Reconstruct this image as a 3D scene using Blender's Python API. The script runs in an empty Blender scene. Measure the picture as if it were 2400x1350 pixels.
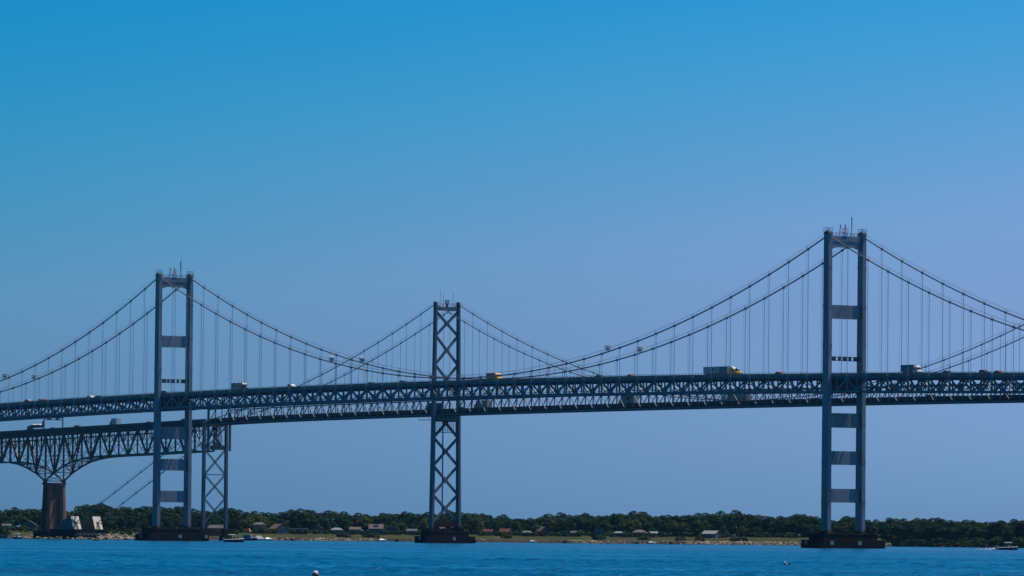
import bpy, bmesh, math, random
import numpy as np
from mathutils import Vector, Matrix, Quaternion

random.seed(7)
rng = np.random.default_rng(11)
scene = bpy.context.scene
COL = scene.collection
R = math.radians

# ------------------------------------------------------------------ camera
FPX = 14181.0            # focal length in pixels of a 2400 px wide frame
CAM_Z = 2.63
PITCH = math.atan(585.85 / FPX)
ROLL = 0.00937
cam_d = bpy.data.cameras.new("camera")
cam_d.sensor_width = 36.0
cam_d.lens = FPX / 2400 * 36.0
cam_d.clip_start = 1.0
cam_d.clip_end = 40000.0
cam = bpy.data.objects.new("camera", cam_d)
COL.objects.link(cam)
_r = Vector((1, 0, 0)); _u = Vector((0, -math.sin(PITCH), math.cos(PITCH))); _f = Vector((0, math.cos(PITCH), math.sin(PITCH)))
_cr = _r * math.cos(ROLL) + _u * math.sin(ROLL)
_cu = _u * math.cos(ROLL) - _r * math.sin(ROLL)
m = Matrix.Identity(4)
for i in range(3):
    m[i][0] = _cr[i]; m[i][1] = _cu[i]; m[i][2] = -_f[i]
m[2][3] = CAM_Z
cam.matrix_world = m
scene.camera = cam

# ------------------------------------------------------------------ sky
SUN_EL, SUN_AZ = R(68), R(72.5)        # azimuth clockwise from +Y
world = bpy.data.worlds.new("World")
scene.world = world
world.use_nodes = True
wn = world.node_tree
bg = wn.nodes["Background"]
sky = wn.nodes.new("ShaderNodeTexSky")
sky.sky_type = 'NISHITA'
sky.sun_disc = False
sky.sun_elevation = SUN_EL
sky.sun_rotation = SUN_AZ
tc = wn.nodes.new("ShaderNodeTexCoord")
sep = wn.nodes.new("ShaderNodeSeparateXYZ")
wn.links.new(tc.outputs["Generated"], sep.inputs[0])
lean = wn.nodes.new("ShaderNodeMath"); lean.operation = 'MULTIPLY_ADD'    # the sky pales towards the sun's side
wn.links.new(sep.outputs[0], lean.inputs[0]); lean.inputs[1].default_value = -0.10
wn.links.new(sep.outputs[2], lean.inputs[2])
half = wn.nodes.new("ShaderNodeMath"); half.operation = 'MULTIPLY_ADD'    # -0.05..0.95 -> 0..1
wn.links.new(lean.outputs[0], half.inputs[0]); half.inputs[1].default_value = 1.0; half.inputs[2].default_value = 0.05
ramp = wn.nodes.new("ShaderNodeValToRGB")
wn.links.new(half.outputs[0], ramp.inputs[0])
SKY = [  # elevation deg, tint on the Nishita colour (divided by 3 below)
    (0.00, (0.321, 0.820, 1.834)), (0.58, (0.329, 0.754, 1.701)), (1.84, (0.311, 0.627, 1.375)), (2.65, (0.286, 0.629, 1.286)), (3.21, (0.210, 0.614, 1.214)), (4.18, (0.106, 0.604, 1.163)), (5.05, (0.048, 0.567, 1.134)), (6.00, (0.019, 0.554, 1.089)), (9.00, (0.013, 0.623, 1.042)), (20.00, (0.020, 0.535, 0.879)), (45.00, (0.023, 0.264, 0.492)), (80.00, (0.011, 0.152, 0.368))]
el = ramp.color_ramp.elements
while len(el) > 1:
    el.remove(el[-1])
for i, (deg, c) in enumerate(SKY):
    p = math.sin(R(deg)) + 0.05
    e = el[0] if i == 0 else el.new(p)
    e.position = p
    e.color = (c[0] / 3, c[1] / 3, c[2] / 3, 1)
mul = wn.nodes.new("ShaderNodeVectorMath"); mul.operation = 'MULTIPLY'
wn.links.new(sky.outputs[0], mul.inputs[0]); wn.links.new(ramp.outputs[0], mul.inputs[1])
scl = wn.nodes.new("ShaderNodeVectorMath"); scl.operation = 'SCALE'
wn.links.new(mul.outputs[0], scl.inputs[0]); scl.inputs["Scale"].default_value = 3.0
side = wn.nodes.new("ShaderNodeMapRange"); side.interpolation_type = 'SMOOTHSTEP'          # warmer and a little brighter on the sun's side
side.inputs[1].default_value = -0.20; side.inputs[2].default_value = 0.20
wn.links.new(sep.outputs[0], side.inputs[0])
smx = wn.nodes.new("ShaderNodeMix"); smx.data_type = 'RGBA'; smx.clamp_factor = True
wn.links.new(side.outputs[0], smx.inputs[0])
smx.inputs[6].default_value = (0.66, 0.89, 0.89, 1); smx.inputs[7].default_value = (1.52, 1.10, 1.09, 1)
sc2 = wn.nodes.new("ShaderNodeVectorMath"); sc2.operation = 'MULTIPLY'
wn.links.new(scl.outputs[0], sc2.inputs[0]); wn.links.new(smx.outputs[2], sc2.inputs[1])
wn.links.new(sc2.outputs[0], bg.inputs[0])
bg.inputs[1].default_value = 0.1

HAZE = 0.0000095          # density of the air's haze, per metre
# ------------------------------------------------------------------ sun
sun_d = bpy.data.lights.new("sun", 'SUN')
sun_d.energy = 5.0
sun_d.angle = R(0.53)
sun_d.color = (1.0, 0.90, 0.78)
sun = bpy.data.objects.new("sun", sun_d)
COL.objects.link(sun)
sdir = Vector((math.sin(SUN_AZ) * math.cos(SUN_EL), math.cos(SUN_AZ) * math.cos(SUN_EL), math.sin(SUN_EL)))
sun.rotation_euler = sdir.to_track_quat('Z', 'Y').to_euler()
sun.location = (0, 0, 400)

vs = scene.view_settings
vs.view_transform = 'Standard'
vs.look = 'None'
vs.exposure = 0.0
vs.gamma = 1.0
vs.use_curve_mapping = False
scene.render.engine = 'CYCLES'
scene.cycles.max_bounces = 5

# ------------------------------------------------------------------ materials
MATS = {}
def mat(name, col, rough=0.6, metal=0.0, var=0.18, scale=0.4, stretch=(1, 1, 1), dark=None, amt=0.0, spec=None, rnd=0.0):
    """Principled material, its colour broken up by world-space noise, with an optional stain or glint colour and per-object variation."""
    if name in MATS:
        return MATS[name]
    m = bpy.data.materials.new(name)
    m.use_nodes = True
    nt = m.node_tree
    b = nt.nodes["Principled BSDF"]
    b.inputs["Roughness"].default_value = rough
    b.inputs["Metallic"].default_value = metal
    if spec is None and rough > 0.68: spec = 0.12
    if spec is not None:
        b.inputs["Specular IOR Level"].default_value = spec
    geo = nt.nodes.new("ShaderNodeNewGeometry")
    mp = nt.nodes.new("ShaderNodeMapping")
    mp.inputs["Scale"].default_value = stretch
    nt.links.new(geo.outputs["Position"], mp.inputs[0])
    nz = nt.nodes.new("ShaderNodeTexNoise")
    nz.inputs["Scale"].default_value = scale
    nz.inputs["Detail"].default_value = 5
    nt.links.new(mp.outputs[0], nz.inputs[0])
    mr = nt.nodes.new("ShaderNodeMapRange")
    mr.inputs[1].default_value = 0.3; mr.inputs[2].default_value = 0.7
    mr.inputs[3].default_value = 1 - var; mr.inputs[4].default_value = 1 + var
    nt.links.new(nz.outputs[0], mr.inputs[0])
    sc = nt.nodes.new("ShaderNodeVectorMath"); sc.operation = 'SCALE'
    sc.inputs[0].default_value = col
    nt.links.new(mr.outputs[0], sc.inputs["Scale"])
    out = sc.outputs[0]
    if dark is not None:
        n2 = nt.nodes.new("ShaderNodeTexNoise")
        n2.inputs["Scale"].default_value = scale * 2.7
        n2.inputs["Detail"].default_value = 6
        nt.links.new(mp.outputs[0], n2.inputs[0])
        r2 = nt.nodes.new("ShaderNodeMapRange")
        r2.inputs[1].default_value = 0.5; r2.inputs[2].default_value = 0.68
        r2.inputs[3].default_value = 0; r2.inputs[4].default_value = amt
        nt.links.new(n2.outputs[0], r2.inputs[0])
        mx = nt.nodes.new("ShaderNodeMix"); mx.data_type = 'RGBA'
        nt.links.new(r2.outputs[0], mx.inputs[0])
        nt.links.new(out, mx.inputs[6])
        mx.inputs[7].default_value = (*dark, 1)
        out = mx.outputs[2]
    if rnd:
        oi = nt.nodes.new("ShaderNodeObjectInfo")
        hs = nt.nodes.new("ShaderNodeHueSaturation")
        a = nt.nodes.new("ShaderNodeMapRange"); a.inputs[3].default_value = 1 - rnd; a.inputs[4].default_value = 1 + rnd
        nt.links.new(oi.outputs["Random"], a.inputs[0]); nt.links.new(a.outputs[0], hs.inputs["Value"])
        h = nt.nodes.new("ShaderNodeMapRange"); h.inputs[3].default_value = 0.5 - rnd * 0.05; h.inputs[4].default_value = 0.5 + rnd * 0.03
        nt.links.new(oi.outputs["Random"], h.inputs[0]); nt.links.new(h.outputs[0], hs.inputs["Hue"])
        nt.links.new(out, hs.inputs["Color"])
        out = hs.outputs[0]
    nt.links.new(out, b.inputs["Base Color"])
    MATS[name] = m
    return m

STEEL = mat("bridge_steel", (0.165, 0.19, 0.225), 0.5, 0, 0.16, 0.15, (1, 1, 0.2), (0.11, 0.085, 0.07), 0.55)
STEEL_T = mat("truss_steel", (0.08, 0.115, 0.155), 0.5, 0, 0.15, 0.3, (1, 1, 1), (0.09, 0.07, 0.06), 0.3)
STEEL_D = mat("diagonal_steel", (0.13, 0.155, 0.185), 0.45, 0, 0.15, 0.3, (1, 1, 1), (0.10, 0.08, 0.07), 0.3)  # lightened copy of the truss steel, putting sun glints into the diagonals' colour
TRAILER = mat("trailer_skin", (0.40, 0.39, 0.42), 0.4, 0, 0.06, 0.5)
BOXW = mat("box_white", (0.60, 0.56, 0.55), 0.5, 0, 0.05, 0.5)
BOXB = mat("box_blue", (0.05, 0.12, 0.19), 0.45, 0, 0.06, 0.5)
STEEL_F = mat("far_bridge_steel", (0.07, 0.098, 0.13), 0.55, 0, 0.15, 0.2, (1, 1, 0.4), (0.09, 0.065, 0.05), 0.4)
STEEL_O = mat("cantilever_steel", (0.030, 0.034, 0.042), 0.5, 0, 0.25, 0.25, (1, 1, 1), (0.20, 0.10, 0.03), 0.5)  # rusty orange blotches put the sun's glints into the truss colour
CABLE = mat("cable_wrap", (0.13, 0.13, 0.15), 0.45, 0, 0.2, 0.5)
ROPE = mat("rope_steel", (0.3, 0.36, 0.44), 0.5, 0, 0.2, 0.4)
DARK = mat("dark_steel", (0.035, 0.04, 0.05), 0.6, 0, 0.25, 0.4)
CONC = mat("parapet_concrete", (0.23, 0.21, 0.19), 0.8, 0, 0.2, 0.25, (1, 1, 1), (0.09, 0.085, 0.085), 0.4)
ASPH = mat("asphalt", (0.05, 0.05, 0.052), 0.9, 0, 0.2, 0.3)
PIERC = mat("pier_concrete", (0.15, 0.095, 0.066), 0.85, 0, 0.35, 0.22, (1, 1, 0.06), (0.05, 0.035, 0.03), 0.7)
RUST = mat("pier_rust_stain", (0.034, 0.016, 0.015), 0.85, 0, 0.35, 0.35, (1, 1, 0.4), (0.02, 0.015, 0.015), 0.6)
TIMBER = mat("fender_timber", (0.012, 0.01, 0.01), 0.85, 0, 0.3, 0.5, (1, 1, 3))
ANCHC = mat("shaded_anchor_concrete", (0.17, 0.155, 0.14), 0.85, 0, 0.15, 0.3, (1, 1, 1), (0.25, 0.22, 0.19), 0.5)  # darkened so the shade on the wedge sides is in the colour
PLATE = mat("marker_plate", (0.14, 0.25, 0.28), 0.5, 0, 0.1, 0.8)
WHITE = mat("white_paint", (0.62, 0.61, 0.59), 0.35, 0, 0.05, 0.6)
OFFW = mat("weathered_white", (0.3, 0.29, 0.29), 0.55, 0, 0.12, 0.5)
GREYM = mat("grey_paint", (0.2, 0.21, 0.24), 0.5, 0, 0.1, 0.6)
BLACKM = mat("black_rubber", (0.02, 0.02, 0.022), 0.7, 0, 0.1, 0.8)
GLASS = mat("dark_window", (0.02, 0.025, 0.03), 0.08, 0, 0.1, 1.0)
REDM = mat("red_paint", (0.26, 0.025, 0.03), 0.3, 0, 0.1, 0.6)
YELM = mat("yellow_paint", (0.80, 0.38, 0.02), 0.35, 0, 0.08, 0.6)
NAVY = mat("navy_paint", (0.020, 0.03, 0.06), 0.3, 0, 0.1, 0.6)
TEAL = mat("teal_paint", (0.06, 0.17, 0.20), 0.4, 0, 0.1, 0.6)
PURP = mat("purple_panel", (0.16, 0.13, 0.26), 0.4, 0, 0.1, 0.6)
BEIGE = mat("beige_paint", (0.34, 0.29, 0.24), 0.4, 0, 0.08, 0.6)
BLUEM = mat("blue_canvas", (0.05, 0.14, 0.30), 0.7, 0, 0.1, 0.6)
ORANGE = mat("orange_canvas", (0.55, 0.17, 0.06), 0.7, 0, 0.1, 0.6)
REDLAMP = mat("red_lamp_glass", (0.45, 0.02, 0.03), 0.25, 0, 0.05, 1.0)
SKIN = mat("skin", (0.42, 0.26, 0.19), 0.6, 0, 0.05, 1.0)
BARK = mat("bark", (0.07, 0.055, 0.04), 0.9, 0, 0.25, 1.2, (1, 1, 0.3))
LEAFD = mat("leaf_dark_green", (0.016, 0.036, 0.016), 0.75, 0, 0.35, 0.25, rnd=0.35, spec=0.03)
LEAFM = mat("leaf_mid_green", (0.026, 0.05, 0.016), 0.75, 0, 0.35, 0.25, rnd=0.35, spec=0.03)
LEAFL = mat("leaf_olive_green", (0.055, 0.07, 0.02), 0.75, 0, 0.3, 0.25, rnd=0.3, spec=0.03)
LAWN = mat("lawn_grass", (0.032, 0.04, 0.009), 0.9, 0, 0.35, 0.03, (1, 0.4, 1), (0.075, 0.055, 0.022), 0.6)
EARTH = mat("wood_soil", (0.02, 0.024, 0.014), 0.95, 0, 0.3, 0.05)
SAND = mat("beach_sand", (0.042, 0.033, 0.026), 0.95, 0, 0.4, 0.10, (1, 1, 1), (0.05, 0.04, 0.035), 0.7)
ROCK = mat("riprap_rock", (0.34, 0.28, 0.21), 0.9, 0, 0.6, 0.7, (1, 1, 1), (0.08, 0.06, 0.05), 0.8)
ROOFB = mat("brown_shingle", (0.07, 0.05, 0.048), 0.85, 0, 0.15, 0.5)
ROOFG = mat("grey_shingle", (0.085, 0.082, 0.088), 0.85, 0, 0.15, 0.5)
ROOFP = mat("pinkish_shingle", (0.125, 0.092, 0.095), 0.85, 0, 0.15, 0.5)
ROOFR = mat("red_shingle", (0.085, 0.03, 0.034), 0.85, 0, 0.15, 0.5)
ROOFW = mat("pale_metal_roof", (0.19, 0.185, 0.195), 0.6, 0, 0.1, 0.5)
WALLB = mat("blue_siding", (0.06, 0.1, 0.16), 0.7, 0, 0.1, 0.5)
WALLW = mat("white_siding", (0.2, 0.2, 0.205), 0.7, 0, 0.08, 0.5)
WALLG = mat("grey_siding", (0.085, 0.09, 0.105), 0.7, 0, 0.1, 0.5)
WALLT = mat("tan_siding", (0.1, 0.08, 0.075), 0.7, 0, 0.1, 0.5)
LITC = mat("sunlit_concrete", (0.62, 0.56, 0.46), 0.85, 0, 0.12, 0.4, (1, 1, 1), (0.4, 0.34, 0.28), 0.4)  # same anchorage concrete, with sunlight on the wedge fronts put into the colour
DOCKW = mat("dock_timber", (0.13, 0.10, 0.085), 0.85, 0, 0.25, 0.8)
FOAM = mat("white_foam", (0.70, 0.72, 0.72), 0.9, 0, 0.2, 1.5)

def water_material():
    m = bpy.data.materials.new("bay_water")
    m.use_nodes = True
    nt = m.node_tree
    b = nt.nodes["Principled BSDF"]
    b.inputs["Base Color"].default_value = (0.0003, 0.060, 0.150, 1)
    b.inputs["IOR"].default_value = 1.333
    geo = nt.nodes.new("ShaderNodeNewGeometry")
    def noise(sx, sy, scale, det):
        mp = nt.nodes.new("ShaderNodeMapping"); mp.inputs["Scale"].default_value = (sx, sy, 1.0)
        nt.links.new(geo.outputs["Position"], mp.inputs[0])
        n = nt.nodes.new("ShaderNodeTexNoise"); n.inputs["Scale"].default_value = scale; n.inputs["Detail"].default_value = det
        nt.links.new(mp.outputs[0], n.inputs[0]); return n
    def rng_(n, a, c, lo, hi):
        r = nt.nodes.new("ShaderNodeMapRange"); r.inputs[1].default_value = a; r.inputs[2].default_value = c
        r.inputs[3].default_value = lo; r.inputs[4].default_value = hi; nt.links.new(n.outputs[0], r.inputs[0]); return r
    fine = noise(0.5, 0.9, 1.3, 5)
    wind = noise(0.010, 0.016, 1.0, 3)                          # cat's paws: the wind roughens the surface in long patches
    bp = nt.nodes.new("ShaderNodeBump"); bp.inputs["Distance"].default_value = 0.5
    nt.links.new(rng_(wind, 0.35, 0.65, 0.5, 1.0).outputs[0], bp.inputs["Strength"])
    nt.links.new(fine.outputs[0], bp.inputs["Height"])
    nt.links.new(bp.outputs[0], b.inputs["Normal"])
    nt.links.new(rng_(wind, 0.35, 0.65, 0.12, 0.28).outputs[0], b.inputs["Roughness"])
    return m
WATER = water_material()

# ------------------------------------------------------------------ helpers
def tag(o, label=None, cat=None, group=None, kind=None):
    if label: o["label"] = label
    if cat: o["category"] = cat
    if group: o["group"] = group
    if kind: o["kind"] = kind
    return o

def empty(name, parent=None, mw=None):
    o = bpy.data.objects.new(name, None)
    o.empty_display_size = 1
    COL.objects.link(o)
    if parent is not None:
        o.parent = parent
    if mw is not None:
        o.matrix_basis = mw
    return o

class MB:
    """Collects shapes and links them as ONE mesh object."""
    def __init__(s):
        s.v = []; s.f = []; s.mi = []; s.cur = 0
    def add(s, vs, fs):
        n = len(s.v)
        s.v.extend([tuple(v) for v in vs])
        for f in fs:
            s.f.append(tuple(i + n for i in f)); s.mi.append(s.cur)
        return s
    def box(s, x0, x1, y0, y1, z0, z1):
        return s.frus((x0, x1, y0, y1), z0, (x0, x1, y0, y1), z1)
    def frus(s, a, z0, b, z1):
        vs = [(a[0], a[2], z0), (a[1], a[2], z0), (a[1], a[3], z0), (a[0], a[3], z0),
              (b[0], b[2], z1), (b[1], b[2], z1), (b[1], b[3], z1), (b[0], b[3], z1)]
        return s.add(vs, [(3, 2, 1, 0), (4, 5, 6, 7), (0, 1, 5, 4), (1, 2, 6, 5), (2, 3, 7, 6), (3, 0, 4, 7)])
    def bar(s, p, q, w, h, up=(0, 0, 1)):
        p = Vector(p); q = Vector(q); d = (q - p).normalized(); up = Vector(up)
        if abs(d.dot(up)) > 0.99: up = Vector((0, 1, 0)) if abs(d.y) < 0.9 else Vector((1, 0, 0))
        a = d.cross(up).normalized() * (w / 2); b = a.cross(d).normalized() * (h / 2)
        vs = [p - a - b, p + a - b, p + a + b, p - a + b, q - a - b, q + a - b, q + a + b, q - a + b]
        return s.add(vs, [(3, 2, 1, 0), (4, 5, 6, 7), (0, 1, 5, 4), (1, 2, 6, 5), (2, 3, 7, 6), (3, 0, 4, 7)])
    def tube(s, pts, r, n=6, r2=None):
        pts = [Vector(p) for p in pts]; k = len(pts); rings = []
        for i, p in enumerate(pts):
            d = (pts[min(i + 1, k - 1)] - pts[max(i - 1, 0)]).normalized()
            up = Vector((0, 0, 1)) if abs(d.z) < 0.95 else Vector((0, 1, 0))
            a = d.cross(up).normalized(); b = a.cross(d).normalized()
            rr = r if r2 is None else r + (r2 - r) * i / max(1, k - 1)
            rings.append([p + (a * math.cos(t) + b * math.sin(t)) * rr for t in [2 * math.pi * j / n for j in range(n)]])
        vs = [v for ring in rings for v in ring]; fs = []
        for i in range(k - 1):
            for j in range(n):
                fs.append((i * n + j, i * n + (j + 1) % n, (i + 1) * n + (j + 1) % n, (i + 1) * n + j))
        fs.append(tuple(reversed(range(n)))); fs.append(tuple(range((k - 1) * n, k * n)))
        return s.add(vs, fs)
    def prism(s, prof, y0, y1):
        """Closed x,z outline swept along y."""
        n = len(prof)
        vs = [(x, y0, z) for x, z in prof] + [(x, y1, z) for x, z in prof]
        fs = [(i, (i + 1) % n, n + (i + 1) % n, n + i) for i in range(n)]
        fs += [tuple(reversed(range(n))), tuple(range(n, 2 * n))]
        return s.add(vs, fs)
    def build(s, name, m, parent=None, kind=None, smooth=False):
        me = bpy.data.meshes.new(name)
        me.from_pydata(s.v, [], s.f)
        ms = m if isinstance(m, (list, tuple)) else [m]
        for x in ms: me.materials.append(x)
        if len(ms) > 1: me.polygons.foreach_set("material_index", s.mi)
        if smooth: me.polygons.foreach_set("use_smooth", [True] * len(s.f))
        bm = bmesh.new(); bm.from_mesh(me); bmesh.ops.recalc_face_normals(bm, faces=bm.faces); bm.to_mesh(me); bm.free()
        o = bpy.data.objects.new(name, me)
        COL.objects.link(o)
        if parent is not None: o.parent = parent
        if kind: o["kind"] = kind
        return o

_unit = {}
def bar_obj(name, p, q, w, h, m, parent):
    """One straight member as an object of its own; alike members share a mesh."""
    key = m.name
    if key not in _unit:
        me = bpy.data.meshes.new("member"); c = MB().box(0, 1, -0.5, 0.5, -0.5, 0.5)
        me.from_pydata(c.v, [], c.f); me.materials.append(m)
        _unit[key] = me
    p = Vector(p); q = Vector(q); d = q - p; L = d.length; d.normalize()
    up = Vector((0, 1, 0)); z = d.cross(up).normalized(); y = z.cross(d)
    M = Matrix(((d.x * L, y.x * w, z.x * h, p.x), (d.y * L, y.y * w, z.y * h, p.y), (d.z * L, y.z * w, z.z * h, p.z), (0, 0, 0, 1)))
    o = bpy.data.objects.new(name, _unit[key])
    COL.objects.link(o)
    o.parent = parent
    o.matrix_basis = M
    return o

def copy_tree(o, parent=None):
    c = o.copy(); COL.objects.link(c)
    c.parent = parent
    for ch in o.children:
        copy_tree(ch, c)
    return c

# frame of the two bridges: x along the bridge (away from the camera), +y towards the camera's side, z up
TH = 0.578884
UX, UY = -math.sin(TH), math.cos(TH)
BR = Matrix(((UX, -UY, 0, 0), (UY, UX, 0, 0), (0, 0, 1, 0), (0, 0, 0, 1)))
ORG_W = (121.22, 2201.87)
ORG_E = (-29.27, 2731.9)
def frame(org):
    M = BR.copy(); M[0][3] = org[0]; M[1][3] = org[1]
    return M
MW, ME = frame(ORG_W), frame(ORG_E)

# ------------------------------------------------------------------ water
def build_water():
    D0, ST, GR = 325.0, 0.45, 0.00125
    ds = [D0]
    while ds[-1] < 3420: ds.append(ds[-1] + ST + (ds[-1] - D0) * GR)
    ds = np.array(ds)
    an = np.linspace(-0.098, 0.098, 460)
    D, Aa = np.meshgrid(ds, an, indexing='ij')
    X = D * np.tan(Aa); Y = D.copy()
    step = ST + (D - D0) * GR
    cs = D * 0.098 * 2 / 460
    Zs = np.zeros_like(X)
    for L in np.exp(rng.uniform(np.log(0.7), np.log(5.2), 80)):
        th = rng.normal(R(-75), 0.62)
        kx, ky = 2 * math.pi / L * math.cos(th), 2 * math.pi / L * math.sin(th)
        ly, lx = 2 * math.pi / max(1e-6, abs(ky)), 2 * math.pi / max(1e-6, abs(kx))
        fade = np.clip((ly / step - 2.0) / 2.0, 0, 1) * np.clip((lx / cs - 2.0) / 2.0, 0, 1)
        Zs += 0.0050 * L ** 0.80 * fade * np.sin(kx * X + ky * Y + rng.uniform(0, 6.28))
    gust = np.zeros_like(X)
    for L in (45, 70, 110, 150, 240):
        th = rng.uniform(0, 6.28); k = 2 * math.pi / L
        gust += np.sin(k * (X * math.cos(th) * 0.3 + Y * math.sin(th)) + rng.uniform(0, 6.28))
    Zs *= np.clip(1 + 0.18 * gust, 0.35, 1.7)
    Zs += 1.2 * np.clip(Zs, 0, None) ** 2
    nr, nc = X.shape
    co = np.stack([X, Y, Zs], -1).reshape(-1, 3).astype(np.float32)
    idx = np.arange(nr * nc).reshape(nr, nc)
    q = np.stack([idx[:-1, :-1], idx[:-1, 1:], idx[1:, 1:], idx[1:, :-1]], -1).reshape(-1, 4)
    n0 = len(co)
    S = 6000.0
    flat = np.array([(-S, -300, -0.9), (S, -300, -0.9), (S, S, -0.9), (-S, S, -0.9)], np.float32)
    co = np.concatenate([co, flat]); q = np.concatenate([q, [[n0, n0 + 1, n0 + 2, n0 + 3]]]).astype(np.int32)
    me = bpy.data.meshes.new("water")
    me.vertices.add(len(co)); me.vertices.foreach_set("co", co.ravel())
    me.loops.add(q.size); me.loops.foreach_set("vertex_index", q.ravel())
    me.polygons.add(len(q)); me.polygons.foreach_set("loop_start", np.arange(0, q.size, 4, dtype=np.int32))
    me.polygons.foreach_set("use_smooth", np.ones(len(q), bool))
    me.update(calc_edges=True)
    me.materials.append(WATER)
    o = bpy.data.objects.new("water", me); COL.objects.link(o)
    tag(o, kind="structure")
build_water()

# ------------------------------------------------------------------ far shore
def shore_d(X):
    t = min(1.0, abs(X) / 260.0)
    return 3360.0 - 330.0 * t * t
PROF = [(-4, -1.2), (0, 0.1), (4, 1.2), (11, 1.75), (35, 2.9), (62, 3.9), (80, 4.3), (300, 6.0), (2300, 8.0)]
def ground_z(X, s):
    for (a, za), (b, zb) in zip(PROF, PROF[1:]):
        if s <= b: return za + (zb - za) * (s - a) / (b - a)
    return PROF[-1][1]
def at_shore(x, s):
    """World point seen at pixel column x of the photograph, s metres inland."""
    d = 3360.0
    for _ in range(4):
        X = (x - 1200) / FPX * d
        d = shore_d(X) + s
    X = (x - 1200) / FPX * d
    return X, d, ground_z(X, s)
def strip(name, i0, i1, m):
    b = MB(); xs = [-5900, -3000, -900] + list(range(-420, 421, 12)) + [900, 3000, 5900]
    for X in xs:
        for s, z in PROF[i0:i1 + 1]:
            jz = 0.0 if s in (PROF[i0][0], PROF[i1][0]) else random.uniform(-0.12, 0.12)
            b.v.append((X, shore_d(X) + s + random.uniform(-0.6, 0.6) * (0 < s < 30), z + jz))
    k = i1 - i0 + 1
    for i in range(len(xs) - 1):
        for j in range(k - 1):
            b.f.append((i * k + j, (i + 1) * k + j, (i + 1) * k + j + 1, i * k + j + 1)); b.mi.append(0)
    return tag(b.build(name, m), kind="structure")
strip("beach", 0, 3, SAND)
strip("lawn", 3, 6, LAWN)
strip("ground", 6, 8, EARTH)

# ================================================================== NEAR SUSPENSION BRIDGE
P = 12.2
def wp(u): return 65.55 - 2.7e-5 * (u - 244) ** 2          # top of the railing
def w_cable(u):
    if 0 <= u <= 488: return 65.9 + 47.9 * ((u - 244) / 244) ** 2
    s = -u if u < 0 else u - 488
    return 113.8 - 0.428 * s + 0.0009 * s * s
W = empty("suspension_bridge", None, MW)
tag(W, "nearer suspension bridge with solid portal towers and its road on top of a deep truss", "bridge")
W0, W1 = -146.4, 671.0
def run(u0, u1, step):
    n = max(1, round((u1 - u0) / step)); return [u0 + (u1 - u0) * i / n for i in range(n + 1)]
def ribbon(b, us, y0, y1, f0, f1):
    for a, c in zip(us, us[1:]):
        b.add([(a, y0, f0(a)), (c, y0, f0(c)), (c, y1, f0(c)), (a, y1, f0(a)), (a, y0, f1(a)), (c, y0, f1(c)), (c, y1, f1(c)), (a, y1, f1(a))],
              [(3, 2, 1, 0), (4, 5, 6, 7), (0, 1, 5, 4), (2, 3, 7, 6)])
us = run(W0, W1, P)
b = MB(); ribbon(b, us, -6.6, 6.6, lambda u: wp(u) - 1.35, lambda u: wp(u) - 1.02); b.build("road_deck", ASPH, W)
b = MB()
for y in (-5.2, -2.6, 0, 2.6, 5.2): ribbon(b, us, y - 0.2, y + 0.2, lambda u: wp(u) - 2.15, lambda u: wp(u) - 1.36)
b.build("stringers", DARK, W, "stuff")
for s in (-1, 1):
    b = MB(); ya, yb = sorted((s * 6.62, s * 7.0))
    ribbon(b, us, ya, yb, lambda u: wp(u) - 1.5, lambda u: wp(u) - 0.42)
    b.build("parapet", CONC, W)
    b = MB(); ribbon(b, us, s * 6.8 - 0.06, s * 6.8 + 0.06, lambda u: wp(u) - 0.09, wp)
    for u in run(W0, W1, 2.05): b.box(u - 0.11, u + 0.11, s * 6.8 - 0.08, s * 6.8 + 0.08, wp(u) - 0.44, wp(u) - 0.02)
    b.build("railing", GREYM, W, "stuff")

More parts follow.
